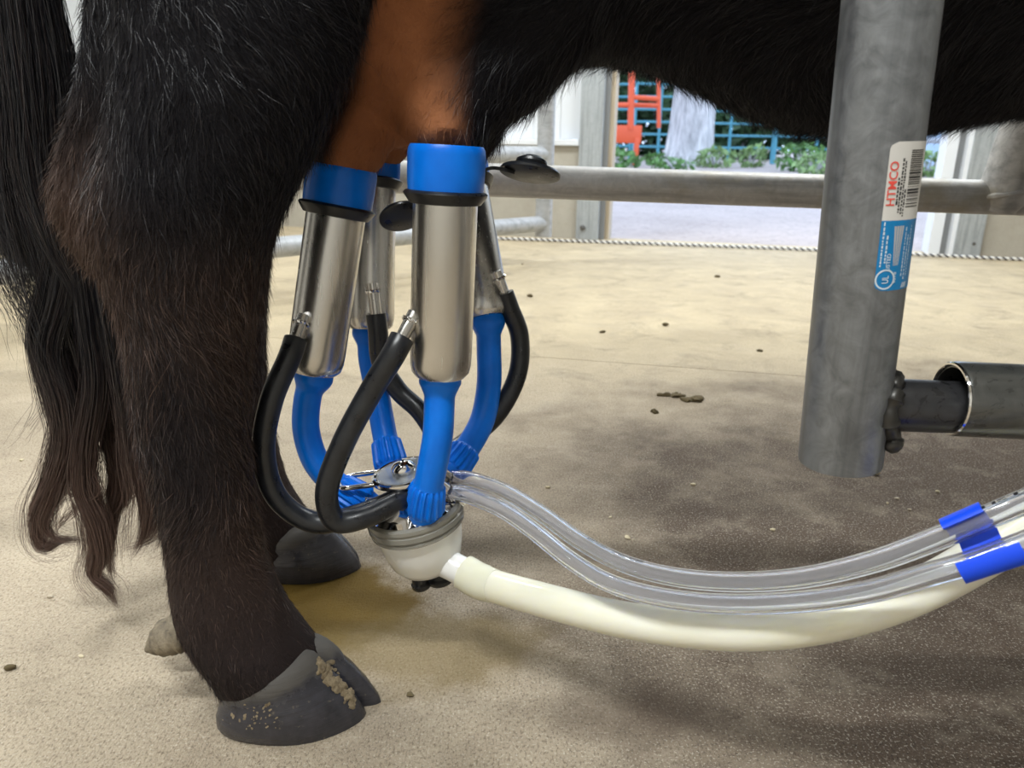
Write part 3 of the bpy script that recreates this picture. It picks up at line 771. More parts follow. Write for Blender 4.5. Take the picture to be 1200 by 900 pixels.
# Achilles tendon + point of hock, bony cord at the back of each leg
def tendon(pts, Y, rad):
    q = crom([(*P(x, y, Y), r) for (x, y, r) in pts], 6); body.add(*tube([Vector(k[:3]) for k in q], [k[3] * rad for k in q], 14))
tendon([(175, -120, 2.2), (152, -30, 1.4), (132, 60, 1.0), (113, 130, .92), (99, 190, 1.0), (96, 235, 1.15), (105, 275, .9), (125, 320, .7)], .53, 0.019)
tendon([(240, -60, 2.0), (215, 60, 1.2), (205, 150, 1.0), (197, 235, 1.1), (215, 300, .7)], .735, 0.02)
# torso along the heading
HA = math.radians(8); hx = Vector((math.cos(HA), math.sin(HA), 0)); hy = Vector((-math.sin(HA), math.cos(HA), 0)); B0 = Vector((-0.27, 0.635, 0))
def section(s, zb, zt, w_, low=0.62, n=36):
    """barrel section, narrower keel below"""
    out = []; zc = zb + (zt - zb) * low
    for k in range(n):
        t = 2 * math.pi * k / n; sy, cz = math.sin(t), math.cos(t)
        h = (zt - zc) if cz > 0 else (zc - zb)
        yy = w_ * math.copysign(abs(sy) ** (0.85 if cz > 0 else 1.12), sy)
        out.append(B0 + hx * s + hy * yy + EZ * (zc + h * cz))
    return out
secs = [(-0.13, .86, .98, .05), (-0.11, .72, 1.03, .10), (-0.05, .62, 1.08, .155), (0.05, .55, 1.12, .20), (0.15, .515, 1.13, .225), (0.25, .50, 1.12, .232), (0.31, .500, 1.115, .235), (0.37, .497, 1.115, .235), (0.43, .480, 1.11, .235), (0.48, .461, 1.10, .232), (0.54, .447, 1.10, .23), (0.62, .447, 1.10, .225), (0.70, .462, 1.10, .22), (0.80, .474, 1.11, .215), (0.90, .48, 1.13, .20), (1.02, .50, 1.14, .175), (1.12, .56, 1.12, .14), (1.20, .66, 1.06, .10), (1.24, .78, 0.98, .04)]
sp = crom(secs, 4); V = []; Fc = []; n = 36
for q in sp: V += section(*q)
for i in range(len(sp) - 1):
    for k in range(n): Fc.append((i * n + k, i * n + (k + 1) % n, (i + 1) * n + (k + 1) % n, (i + 1) * n + k))
Fc.append(tuple(range(n - 1, -1, -1))); Fc.append(tuple((len(sp) - 1) * n + k for k in range(n)))
body.add(V, Fc)
def ell(c, r, M=None, sub=3):
    bm = bmesh.new(); bmesh.ops.create_icosphere(bm, subdivisions=sub, radius=1)
    V = [Vector((v.co.x * r[0], v.co.y * r[1], v.co.z * r[2])) for v in bm.verts]
    if M is not None: V = [M @ v for v in V]
    V = [v + Vector(c) for v in V]; Fc = [tuple(v.index for v in f.verts) for f in bm.faces]; bm.free(); body.add(V, Fc)
# thighs / buttocks
ell((-0.16, 0.545, 0.76), (0.14, 0.085, 0.24)); ell((-0.22, 0.735, 0.74), (0.15, 0.085, 0.24))
# udder bag and its quarters
UC = P(478, 95, 0.66)
ell((UC.x, 0.665, 0.535), (0.100, 0.105, 0.105))
for (px, py, Y, r) in ((405, 158, .625, .036), (522, 132, .60, .037), (440, 152, .73, .036), (548, 140, .75, .036)):
    c = P(px, py, Y); ell(c, (r, r, r * 1.05))
for (px, py, Y, px2, py2, Y2) in ((402, 190, .622, 406, 150, .628), (523, 172, .565, 524, 128, .60), (449, 182, .734, 446, 145, .73), (549, 190, .768, 548, 145, .755)):
    a, b = P(px, py, Y), P(px2, py2, Y2); body.add(*tube([a, a + (b - a) * .5, b], [.017, .0235, .034], 18))
# fore-udder and flank sweeping up to the belly
def flank(pts, Y):
    q = crom([(*P(x, y, Y), r) for (x, y, r) in pts], 6); body.add(*tube([Vector(k[:3]) for k in q], [k[3] for k in q], 18))
for Y, dy in ((.62, 0), (.68, -2), (.74, -4)):
    flank([(500, 95, .050), (540, 92, .046), (580, 70, .046), (615, 36, .046), (660, -10, .05), (700, -50, .05)], Y)
# near stifle fold and forelegs, neck, head (out of frame)
def foreleg(s, off):
    b = B0 + hx * s + hy * off
    R = crom([(0, .72, .085, .06), (0, .6, .075, .055), (0.005, .5, .06, .048), (0, .36, .042, .04), (0, .32, .046, .042), (0, .28, .038, .036), (0, .16, .034, .033), (.008, .10, .044, .042), (.03, .06, .048, .043), (.042, .03, .045, .042)], 4)
    body.add(*loft([(Vector((b.x + q[0], b.y, q[1])), EX * q[2], EY * q[3]) for q in R], 20)); return b
fore = [foreleg(0.93, -0.105), foreleg(0.99, 0.105)]
nk = crom([(0.98, .84, .20), (1.12, .92, .17), (1.26, 1.0, .135), (1.38, 1.06, .11)], 5)
body.add(*tube([B0 + hx * q[0] + EZ * q[1] for q in nk], [q[2] for q in nk], 24))
hd = crom([(1.33, 1.10, .085), (1.42, 1.08, .105), (1.52, 1.0, .085), (1.60, .93, .062), (1.65, .885, .055), (1.675, .865, .03)], 5)
body.add(*tube([B0 + hx * q[0] + EZ * q[1] for q in hd], [q[2] for q in hd], 20))
for sgn in (-1, 1):
    a = B0 + hx * 1.36 + hy * sgn * 0.07 + EZ * 1.12
    body.add(*tube([a, a + hy * sgn * 0.08 + EZ * 0.0, a + hy * sgn * 0.15 - EZ * 0.02], [.02, .034, .008], 12))
tm = bpy.data.meshes.new('body_parts'); tm.from_pydata([tuple(v) for v in body.v], [], body.f); tm.update()
to = bpy.data.objects.new('body_parts', tm); COL.objects.link(to)
rm = to.modifiers.new('r', 'REMESH'); rm.mode = 'VOXEL'; rm.voxel_size = 0.0052; rm.use_smooth_shade = True
sm = to.modifiers.new('s', 'SMOOTH'); sm.factor = 0.5; sm.iterations = 9
bpy.context.view_layer.update()
bme = bpy.data.meshes.new_from_object(to.evaluated_get(bpy.context.evaluated_depsgraph_get()))
bpy.data.objects.remove(to); bpy.data.meshes.remove(tm)
bme.name = 'body'; bme.materials.clear(); bme.materials.append(M_HIDE)
nv = len(bme.vertices); co_ = np.empty(nv * 3, np.float32); bme.vertices.foreach_get('co', co_); BV = co_.reshape(-1, 3).astype(float)
def smooth01(x, a, b):
    t = np.clip((x - a) / (b - a), 0, 1); return t * t * (3 - 2 * t)
def wob(p, f, s=0.0):
    return (np.sin(p[:, 0] * f + s + 1.3 * np.sin(p[:, 2] * f * .7)) + np.sin(p[:, 1] * f * 1.3 + s * 2 + np.sin(p[:, 0] * f)) + np.sin(p[:, 2] * f * .9 + s * 3 + 1.1 * np.sin(p[:, 1] * f * .8))) / 3
legz = near_arr[::-1, 2]; legr = (near_arr[:, 0] + near_arr[:, 3])[::-1]
def brown_of(p):
    lr = np.interp(p[:, 2], legz, legr)
    m1 = smooth01(p[:, 0], lr - 0.012, lr + 0.004) * smooth01(p[:, 1], 0.535, 0.55)
    xe = -0.035 + 0.02 * wob(p, 40) + 0.05 * (p[:, 2] - 0.45)
    m2 = 1 - smooth01(p[:, 0], xe - 0.022, xe + 0.018)
    return m1 * m2 * smooth01(p[:, 2], 0.30, 0.34) * (1 - smooth01(p[:, 2], 0.60, 0.66)) * (1 - smooth01(p[:, 1], 0.80, 0.84))
def warm_of(p):
    t = (1 - smooth01(p[:, 2], 0.28, 0.42)) * (0.45 + 0.55 * smooth01(p[:, 2], 0.05, 0.18)) * (0.62 + 0.5 * wob(p, 28))
    hock = np.exp(-(((p[:, 0] + 0.30) / 0.035) ** 2 + ((p[:, 2] - 0.37) / 0.045) ** 2))
    rear = smooth01(-p[:, 0], 0.22, 0.30) * (1 - smooth01(p[:, 2], 0.40, 0.5))
    return np.clip(t * 0.75 + hock * 0.8 + rear * 0.4, 0, 1) * (p[:, 0] < 0.1)
def setattr_(me, name, val):
    a = me.attributes.new(name, 'FLOAT', 'POINT'); a.data.foreach_set('value', np.asarray(val, np.float32))
setattr_(bme, 'brown', brown_of(BV)); setattr_(bme, 'warm', warm_of(BV))
bme.polygons.foreach_set('use_smooth', [True] * len(bme.polygons))
bodyo = link('body', bme, cow)

# ---------------- coat: short hair strands
def strands(name, roots, dirs, nrm, length, width, bend, mt, parent, attrs, segs=2, sides=True):
    """ribbons; roots/dirs/nrm (n,3). Each strand tapers to a tip."""
    n = len(roots); side = np.cross(dirs, nrm); side /= np.linalg.norm(side, axis=1)[:, None] + 1e-9
    ang = rng.uniform(0, math.pi, n)[:, None]
    sd = side * np.cos(ang) + np.cross(side, dirs) * np.sin(ang)
    ts = np.linspace(0, 1, segs + 1); V = np.empty((n, 2 * segs + 1, 3))
    for i, t in enumerate(ts):
        c = roots + dirs * (length * t)[:, None] + bend * (length * t * t)[:, None]
        if i < segs:
            ww = (width * (1 - 0.55 * t) * 0.5)[:, None]; V[:, 2 * i] = c - sd * ww; V[:, 2 * i + 1] = c + sd * ww
        else: V[:, 2 * i] = c
    k = 2 * segs + 1; base = (np.arange(n) * k)[:, None]
    tri = []
    for i in range(segs - 1): tri += [(2 * i, 2 * i + 1, 2 * i + 3), (2 * i, 2 * i + 3, 2 * i + 2)]
    tri.append((2 * segs - 2, 2 * segs - 1, 2 * segs))
    T = (base[:, None, :] + np.array(tri)[None]).reshape(-1, 3)
    me = bpy.data.meshes.new(name); me.vertices.add(n * k); me.vertices.foreach_set('co', V.reshape(-1).astype(np.float32))
    nt = len(T); me.loops.add(nt * 3); me.loops.foreach_set('vertex_index', T.reshape(-1).astype(np.int32))
    me.polygons.add(nt); me.polygons.foreach_set('loop_start', np.arange(0, nt * 3, 3, dtype=np.int32))
    me.update(calc_edges=True); me.materials.append(mt)
    for a, v in attrs.items(): setattr_(me, a, np.repeat(v, k))
    o = link(name, me, parent); return tag(o, kind='stuff')
bme.calc_loop_triangles(); nt = len(bme.loop_triangles); ti = np.empty(nt * 3, np.int32); bme.loop_triangles.foreach_get('vertices', ti); ti = ti.reshape(-1, 3)
A_, B_, C_ = BV[ti[:, 0]], BV[ti[:, 1]], BV[ti[:, 2]]
FN = np.cross(B_ - A_, C_ - A_); area = np.linalg.norm(FN, axis=1) / 2; FN /= (2 * area[:, None] + 1e-12); ctr = (A_ + B_ + C_) / 3
dens = np.where(ctr[:, 0] < -0.08, 1.0, 0.65)
dens *= np.where(ctr[:, 0] > 0.62, 0.0, 1) * np.where(ctr[:, 2] > 0.66, 0.0, 1) * np.where(ctr[:, 1] > 0.82, 0.35, 1)
dens *= 1 - 0.45 * brown_of(ctr)
pw = area * dens; pw /= pw.sum(); NH = 190000
pick = rng.choice(nt, NH, p=pw); u1, u2 = rng.random(NH), rng.random(NH); fl_ = u1 + u2 > 1; u1[fl_] = 1 - u1[fl_]; u2[fl_] = 1 - u2[fl_]
roots = A_[pick] + (B_ - A_)[pick] * u1[:, None] + (C_ - A_)[pick] * u2[:, None]; nr = FN[pick]
flow = np.tile(np.array([-0.25, 0, -1.0]), (NH, 1)); th = 0.9 * wob(roots, 30, 0.5) + 0.5 * wob(roots, 75, 2.0) + rng.normal(0, 0.28, NH)
flow -= nr * (flow * nr).sum(1)[:, None]; flow /= np.linalg.norm(flow, axis=1)[:, None] + 1e-9
tn = np.cross(nr, flow); flow = flow * np.cos(th)[:, None] + tn * np.sin(th)[:, None]
bv = brown_of(roots); belly = smooth01(roots[:, 0], -0.06, 0.0)
legm = (1 - smooth01(roots[:, 2], 0.10, 0.2))
lift = rng.uniform(0.10, 0.42, NH) * (1 - 0.5 * bv) * (1 - 0.35 * legm)
dirs = flow + nr * lift[:, None]; dirs /= np.linalg.norm(dirs, axis=1)[:, None]
ln = rng.uniform(0.008, 0.019, NH) * (1 - 0.45 * bv) * (1 - 0.4 * legm) * (1 + 0.45 * belly)
bend = rng.normal(0, 0.16, (NH, 3)) + np.array([0, 0, -0.18]) - nr * 0.12
strands('coat', roots - nr * 0.0005, dirs, nr, ln, rng.uniform(0.00026, 0.00050, NH), bend, M_FUR, bodyo, {'brown': bv, 'warm': np.clip(warm_of(roots) + (rng.normal(0.02, 0.24, NH) + (rng.random(NH) < 0.08) * rng.uniform(.3, .9, NH)) * (0.12 + smooth01(warm_of(roots), 0.03, 0.3)), 0, 1.6)}, 2)

# ---------------- hooves
def claw_mesh(L=0.116, W=0.052, H=0.058, side=1):
    """claw pointing +x, heel at x=0, sole at z=0; side: which way the outer wall bulges (-y for +1)"""
    n = 36; rows = 9; V = []; Fc = []; up = []
    for j in range(rows):
        t = j / (rows - 1)
        for k in range(n):
            a = 2 * math.pi * k / n; c, s = math.cos(a), math.sin(a)
            # sole outline: rounded heel, blunt pointed toe curving inward
            x = 0.5 * L * (1 + c); wd = 0.5 * W * (abs(s) ** 0.85) * (1.0 - 0.22 * max(0, c) ** 2)
            y = math.copysign(wd, s); y += side * 0.010 * max(0, c) ** 2
            if s * side > 0: y *= 0.80          # flat inner wall
            ztop = 0.034 + (H - 0.034) * (0.5 + 0.5 * c) ** 0.8
            xt = 0.010 + (L * 0.66 - 0.010) * (0.5 + 0.5 * c); yt = y * 0.86
            bulge = 0.0035 * math.sin(math.pi * min(1, t * 1.1)) + (0.0015 if t > 0.8 else 0)
            ridge = 0.0005 * math.sin(t * 24)
            xx = x + (xt - x) * t ** 0.95; yy = y + (yt - y) * t
            nrm = Vector((c, s, 0)); zz = ztop * t + (0.0012 * (1 - t) if j == 0 else 0)
            if j == 0: xx = x * 0.97 + 0.0015; yy = y * 0.95; zz = 0.0
            V.append(Vector((xx, yy, zz)) + nrm * (bulge + ridge)); up.append(t)
    for j in range(rows - 1):
        for k in range(n): Fc.append((j * n + k, j * n + (k + 1) % n, (j + 1) * n + (k + 1) % n, (j + 1) * n + k))
    Fc.append(tuple(range(n - 1, -1, -1)))
    T0 = (rows - 1) * n; cm = sum((V[T0 + k] for k in range(n)), Vector()) / n
    for lv, (sc_, dz) in enumerate(((.86, .004), (.55, .008))):
        for k in range(n): V.append(cm + (V[T0 + k] - cm) * sc_ + Vector((0, 0, dz))); up.append(1.0)
        o0 = T0 + lv * n
        for k in range(n): Fc.append((o0 + k, o0 + (k + 1) % n, o0 + n + (k + 1) % n, o0 + n + k))
    Fc.append(tuple(T0 + 2 * n + k for k in range(n)))
    me = bpy.data.meshes.new('hoof'); me.from_pydata([tuple(v) for v in V], [], Fc); me.update()
    me.polygons.foreach_set('use_smooth', [True] * len(me.polygons)); me.set_sharp_from_angle(angle=math.radians(60))
    setattr_(me, 'up', up); me.materials.append(M_HOOF); return me
HO = claw_mesh(side=1); HI = claw_mesh(W=0.044, H=0.052, side=-1)
def put(me, name, p, rz, parent=cow):
    o = link(name, me, parent); o.location = Vector(p) - parent.location; o.rotation_euler = (0, 0, rz); return o
nh = G(256, 842)
hxn = nh.x + 0.003
put(HO, 'hoof', (hxn - 0.001, 0.4935, 0), math.radians(2)); put(HI, 'hoof', (hxn + 0.008, 0.5255, 0), math.radians(2))
fh = G(425, 668)
put(HO, 'hoof', (fh.x - 0.116, 0.712, 0), math.radians(4)); put(HI, 'hoof', (fh.x - 0.122, 0.744, 0), math.radians(4))
for b in fore:
    put(HO, 'hoof', (b.x - 0.012, b.y - 0.024, 0), HA); put(HI, 'hoof', (b.x - 0.012, b.y + 0.024, 0), HA)
# dewclaws
def dewclaw(a, b, c, r0):
    q = crom([(*a, r0), (*b, r0 * 1.05), (*((Vector(b) + Vector(c)) / 2), r0 * 0.8), (*c, r0 * 0.14)], 5)
    V, Fc = tube([Vector(k[:3]) for k in q], [k[3] * (1 + 0.06 * math.sin(i * 2.1)) for i, k in enumerate(q)], 14); mesh('dewclaw', V, Fc, M_DEW, cow)
dewclaw(P(222, 738, .512), P(203, 744, .508), P(171, 762, .505), 0.0145)
dewclaw(P(222, 738, .548), P(203, 744, .552), P(178, 756, .555), 0.0130)
dewclaw(P(262, 612, .71), P(250, 617, .71), P(232, 628, .705), 0.013)
dewclaw(P(262, 612, .75), P(250, 617, .75), P(232, 628, .755), 0.013)
# mud in the cleft of the near hoof
bpy.context.view_layer.update(); dgm = bpy.context.evaluated_depsgraph_get()
def on_hoof(px, py):
    ok, hit, nrm_, _, ob_, _ = SC.ray_cast(dgm, CAM, ray(px, py).normalized())
    return (hit, nrm_) if ok and ob_.name.startswith('hoof') else None
def mud(n, pxs, size, flat):
    mb = MB()
    for i in range(n):
        t = random.random(); h_ = on_hoof(*pxs(t))
        if h_ is None: continue
        k = random.uniform(*size); Mh = axis_matrix(h_[0] + h_[1] * k * .1, h_[1], Vector((.3, .9, .2)))
        V, Fc = blob((0, 0, 0), (k * 1.3, k, k * flat), 2, .45, i); mb.add([Mh @ v for v in V], Fc)
    mb.build('mud_cake', M_MUD, cow)
mud(90, lambda t: (378 + 38 * t + random.gauss(-2, 4) * (1.1 - t), 780 + 44 * t + random.gauss(0, 4)), (.0006, .0030), .25)
mud(40, lambda t: (random.gauss(298, 16), random.gauss(840, 9)), (.0003, .0011), .25)
# ---------------- tail: dock + long wavy switch
dk = crom([(*(B0 - hx * 0.10 + EZ * 1.05), .030), (*(B0 - hx * 0.165 + EZ * 0.93), .026), (*P(10, -120, .62), .022), (*P(28, 0, .62), .020), (*P(40, 130, .62), .018), (*P(60, 240, .62), .015), (*P(88, 330, .62), .010), (*P(95, 390, .62), .005)], 8)
V, Fc = tube([Vector(k[:3]) for k in dk], [k[3] for k in dk], 16); tailo = mesh('tail', V, Fc, M_TAIL, cow)
setattr_(tailo.data, 'warm', np.zeros(len(tailo.data.vertices)))
locks = [  # list of (px, py) through the lock, spread at root px, strands, bundle radius (m)
    ([(-30, -120), (-25, 0), (-30, 100), (-20, 200), (5, 275), (20, 320)], 700, .016),
    ([(0, -120), (10, 0), (5, 120), (15, 220), (30, 290), (60, 340)], 900, .020),
    ([(15, -120), (28, 0), (42, 110), (50, 210), (75, 300), (105, 370)], 1100, .020),
    ([(35, -120), (46, 0), (64, 90), (70, 180), (85, 260), (110, 340)], 800, .014),
    ([(40, 40), (55, 150), (70, 250), (60, 340), (48, 400), (62, 460), (75, 510), (62, 560), (45, 600), (50, 640), (75, 632), (105, 634)], 620, .0085),
    ([(60, 60), (70, 170), (85, 270), (72, 350), (58, 410), (75, 470), (80, 520), (66, 570), (52, 610), (62, 628), (90, 640)], 420, .008),
    ([(60, 80), (80, 200), (100, 290), (95, 370), (92, 440), (96, 500), (96, 550), (108, 590), (114, 640), (108, 670), (122, 690), (140, 712)], 700, .0085),
    ([(55, 80), (75, 200), (95, 300), (105, 380), (112, 450), (100, 520), (98, 570), (112, 610), (118, 650), (112, 672), (130, 690), (136, 712)], 520, .008),
    ([(70, 60), (85, 180), (105, 290), (120, 370), (125, 440), (130, 500), (138, 545), (132, 600), (128, 650), (134, 690)], 520, .009),
    ([(75, 80), (92, 200), (115, 300), (130, 390), (140, 460), (135, 520), (145, 560), (140, 590), (122, 610), (112, 640)], 460, .009),
    ([(75, 100), (95, 220), (118, 320), (138, 410), (152, 480), (160, 540), (170, 585), (168, 625), (155, 655)], 460, .009),
    ([(78, 100), (98, 220), (122, 330), (135, 420), (148, 500), (155, 545), (178, 580), (176, 620), (160, 640)], 360, .008),
    ([(80, 120), (105, 260), (128, 360), (145, 450), (158, 520), (172, 560), (186, 600), (180, 630), (140, 645)], 220, .010),
    ([(10, 150), (20, 240), (40, 330), (62, 410), (80, 480), (60, 530), (45, 560)], 120, .016),
    ([(-10, 180), (0, 260), (20, 330), (45, 380), (60, 430)], 160, .014),
    ([(100, 540), (115, 575), (95, 590), (75, 610), (62, 625)], 30, .004),
    ([(85, 520), (95, 560), (70, 580), (50, 575)], 40, .008),
]
RT_, DV, LNs, WD = [], [], [], []
def long_strands():
    Vs, Ts, Wm, off = [], [], [], 0
    for li, (pts, n, br) in enumerate(locks):
        n = int(n * 1.5); br = br * 1.12
        Yc = 0.615 + 0.018 * math.sin(li * 2.4)
        g = crom([tuple(P(x, y, Yc)) for x, y in pts], 5); K = len(g); tt = np.linspace(0, 1, K)
        tan = np.gradient(g, axis=0); tan /= np.linalg.norm(tan, axis=1)[:, None]
        yv = np.tile([0, 1.0, 0], (K, 1)); sx = np.cross(tan, yv); sx /= np.linalg.norm(sx, axis=1)[:, None]
        prof = br * (0.75 + 0.45 * np.sin(np.pi * np.clip(tt * 1.1, 0, 1)) - 0.55 * tt ** 2)
        r = np.sqrt(rng.random(n)); a = rng.uniform(0, 2 * math.pi, n)
        end = rng.uniform(0.72, 1.0, n); start = rng.uniform(0, 0.12, n)
        stray = (rng.random(n) < 0.16) * rng.uniform(0.3, 2.4, n)
        ph = rng.uniform(0, 6.28, n); am = rng.uniform(0.0003, 0.0022, n); fq = rng.uniform(8, 20, n)
        ct = tt[None] * (end - start)[:, None] + start[:, None]                # (n,K)
        def samp(arr): return np.stack([np.interp(ct.ravel(), tt, arr[:, k]).reshape(n, K) for k in range(3)], 2)
        gg = samp(g); ss = samp(sx); pp = np.interp(ct.ravel(), tt, prof).reshape(n, K)
        rad = pp * (r * (1 + 0))[:, None] + (stray[:, None] * br * ct ** 2)
        tw = a[:, None] + 1.6 * ct * np.sin(li + 1.0)
        w1 = np.sin(ph[:, None] + fq[:, None] * ct) * am[:, None]
        p = gg + ss * (rad * np.cos(tw) + w1)[..., None]; p[..., 1] += rad * np.sin(tw) * 0.8 + w1 * 0.6
        wdt = rng.uniform(0.00022, 0.00042, n)[:, None] * np.clip(1.15 - ct ** 3, 0.25, 1)
        an = rng.uniform(0, math.pi, n)[:, None, None]; tg = np.gradient(p, axis=1); tg /= np.linalg.norm(tg, axis=2)[..., None] + 1e-9
        s1 = np.cross(tg, np.array([0, 1.0, 0.01])); s1 /= np.linalg.norm(s1, axis=2)[..., None] + 1e-9; s2 = np.cross(s1, tg)
        sd = s1 * np.cos(an) + s2 * np.sin(an)
        V = np.stack([p - sd * wdt[..., None] / 2, p + sd * wdt[..., None] / 2], 2).reshape(n, K * 2, 3)
        q = np.arange(K - 1) * 2; tri = np.concatenate([np.stack([q, q + 1, q + 3], 1), np.stack([q, q + 3, q + 2], 1)])
        Ts.append(((np.arange(n) * K * 2)[:, None, None] + tri[None] + off).reshape(-1, 3)); Vs.append(V.reshape(-1, 3)); off += n * K * 2
        wm = np.clip((0.50 - p[..., 2]) * 0 + smooth01(-p[..., 2], -0.30, -0.08) * 0.8 + rng.normal(0, 0.10, (n, 1)), 0, 1)
        Wm.append(np.repeat(wm.reshape(-1), 2))
    V = np.concatenate(Vs); T = np.concatenate(Ts); V[:, 2] = np.maximum(V[:, 2], 0.004)
    me = bpy.data.meshes.new('tail_hair'); me.vertices.add(len(V)); me.vertices.foreach_set('co', V.reshape(-1).astype(np.float32))
    me.loops.add(len(T) * 3); me.loops.foreach_set('vertex_index', T.reshape(-1).astype(np.int32)); me.polygons.add(len(T))
    me.polygons.foreach_set('loop_start', np.arange(0, len(T) * 3, 3, dtype=np.int32)); me.update(calc_edges=True); me.materials.append(M_TAIL)
    setattr_(me, 'warm', np.concatenate(Wm)); o = link('tail_hair', me, tailo); tag(o, kind='stuff'); return len(T)
long_strands()
# eyes on the unseen head
for sgn in (-1, 1):
    c = B0 + hx * 1.44 + hy * sgn * 0.088 + EZ * 1.09; V, Fc = blob(c, (.017, .012, .017), 3, 0, 1); mesh('eye', V, Fc, M_RUBBER, cow)

# ================================================================== MILKING CLUSTER
CR = P(488, 607, 0.585)                         # centre of the claw's rim
CUP = (Vector((-0.20, -0.05, 1.0))).normalized()
CMX = axis_matrix(CR, CUP, Vector((1, 0, 0)))    # local x to the right, y away
clu = empty('milking_cluster', (CR.x, CR.y, 0), 'four-cup milking cluster of steel shells and blue liners hanging from the udder', 'milking cluster')
RS = 0.0232                                      # shell radius
def path_px(pts, n=10):
    return crom([tuple(P(x, y, Y)) if not isinstance(x, Vector) else tuple(x) for (x, y, Y) in pts], n)
def tapered(path, spec):
    """radius along normalised length from (t, r) list"""
    d = np.concatenate([[0], np.cumsum(np.linalg.norm(np.diff(path, axis=0), axis=1))]); d /= d[-1]
    return list(np.interp(d, [s[0] for s in spec], [s[1] for s in spec]))
def ribbed(path, r, n, i0, i1, depth=0.0011, ribs=16):
    """tube with lengthwise ribs between path fractions i0..i1"""
    V, Fc = tube(path, r, n); N = len(path)
    for i in range(N):
        t = i / (N - 1)
        if i0 <= t <= i1:
            c = Vector(path[i])
            for k in range(n):
                v = V[i * n + k]; d = (v - c).normalized()
                V[i * n + k] = v + d * depth * (1 if (k * ribs // n * 2) % 2 == 0 and (k % (n // ribs)) < (n // ribs) / 2 else -0.6)
    return V, Fc
def teat_cup(top, bot, nip_px, tube_pts, air_pts, air_label, L=0.168, nip_dir=None, rt=0.0105):
    """top, bot: world points of the axis; the lower end is kept"""
    ax = (top - bot).normalized(); topp = bot + ax * L
    M = axis_matrix(bot, ax)
    sh = L * 0.775
    V, Fc = lathe([(RS * .55, 0.000), (RS * .80, 0.0005), (RS * .93, .004), (RS * .985, .010), (RS, .018), (RS, sh), (RS * .96, sh), (RS * .96, sh - .004)], 48, M)
    shell = mesh('teat_cup_shell', V, Fc, M_STEEL, clu)
    # black flange ring under the blue cap
    V, Fc = lathe([(RS * .9, sh - .003), (RS * 1.10, sh - .002), (RS * 1.27, sh + .0035), (RS * 1.30, sh + .005), (RS * 1.25, sh + .0065), (RS * 1.1, sh + .0075), (RS * .8, sh + .0075)], 48, M)
    mesh('rubber_flange', V, Fc, M_RUBBER, shell)
    z0, z1 = sh + .006, L
    V, Fc = lathe([(RS * .9, z0), (RS * 1.155, z0), (RS * 1.165, z0 + .002), (RS * 1.185, z0 + .012), (RS * 1.185, z1 - .006), (RS * 1.165, z1 - .0025), (RS * 1.10, z1), (RS * .80, z1 - .0006), (RS * .62, z1 - .003), (RS * .55, z1 - .012)], 48, M)
    mesh('mouthpiece_cap', V, Fc, M_BLUE, shell)
    # blue collar + short milk tube
    pth = crom([tuple(bot + ax * 0.004), tuple(bot - ax * 0.004)] + [tuple(P(*q)) for q in tube_pts], 10)
    N = len(pth); d = np.concatenate([[0], np.cumsum(np.linalg.norm(np.diff(pth, axis=0), axis=1))]); D = d[-1]
    r = np.interp(d, [0, .006, .009, .013, .019, D - .034, D - .032, D - .010, D - .008, D], [RS * .66, RS * .69, RS * .70, RS * .62, rt, rt * 1.0, rt * 1.16, rt * 1.32, rt * 1.12, rt * 1.08])
    # resample denser for the ribs
    dd = np.unique(np.concatenate([np.linspace(0, D, 70), [D - .034, D - .032, D - .0085, D - .008]])); pr = np.stack([np.interp(dd, d, pth[:, k]) for k in range(3)], 1); r2 = np.interp(dd, d, r)
    n = 64; V, Fc = tube([Vector(q) for q in pr], list(r2), n)
    for i in range(len(pr)):
        if D - .0335 <= dd[i] <= D - .0084:
            c = Vector(pr[i])
            for k in range(n):
                v = V[i * n + k]; V[i * n + k] = c + (v - c) * (1.06 if k % 4 < 2 else 0.94)
    mesh('short_milk_tube', V, Fc, M_BLUE, shell, sharp=30)
    # steel pulse nipple leaving the shell obliquely downwards, black air tube over it
    na, nb = P(*nip_px[0]), P(*nip_px[1]); nd_ = (nb - na).normalized()
    V, Fc = tube([na - nd_ * 0.006, na, nb, nb + nd_ * 0.012], [.0052, .0052, .0050, .0048], 20); nip = mesh('pulse_nipple', V, Fc, M_STEEL, shell)
    mbw = MB()
    for k in range(14):
        a = 2 * math.pi * k / 14; s1 = nd_.cross(Vector((0, 1, 0))).normalized(); s2 = nd_.cross(s1)
        mbw.add(*blob(na + nd_ * .001 + (s1 * math.cos(a) + s2 * math.sin(a)) * .0054 , (.0015, .0015, .0018), 1, .3, k))
    mbw.build('weld_bead', M_CHROME, shell)
    ap = crom([tuple(nb - nd_ * 0.003), tuple(nb + nd_ * 0.012)] + [tuple(P(*q)) if not isinstance(q, Vector) else tuple(q) for q in air_pts], 12)
    ra = tapered(ap, [(0, .0090), (1, .0086)])
    V, Fc = tube([Vector(q) for q in ap], ra, 24, inner=0.62); mesh('short_air_tube', V, Fc, M_RUBBER, shell, sharp=50)
    return shell, M, ax, sh

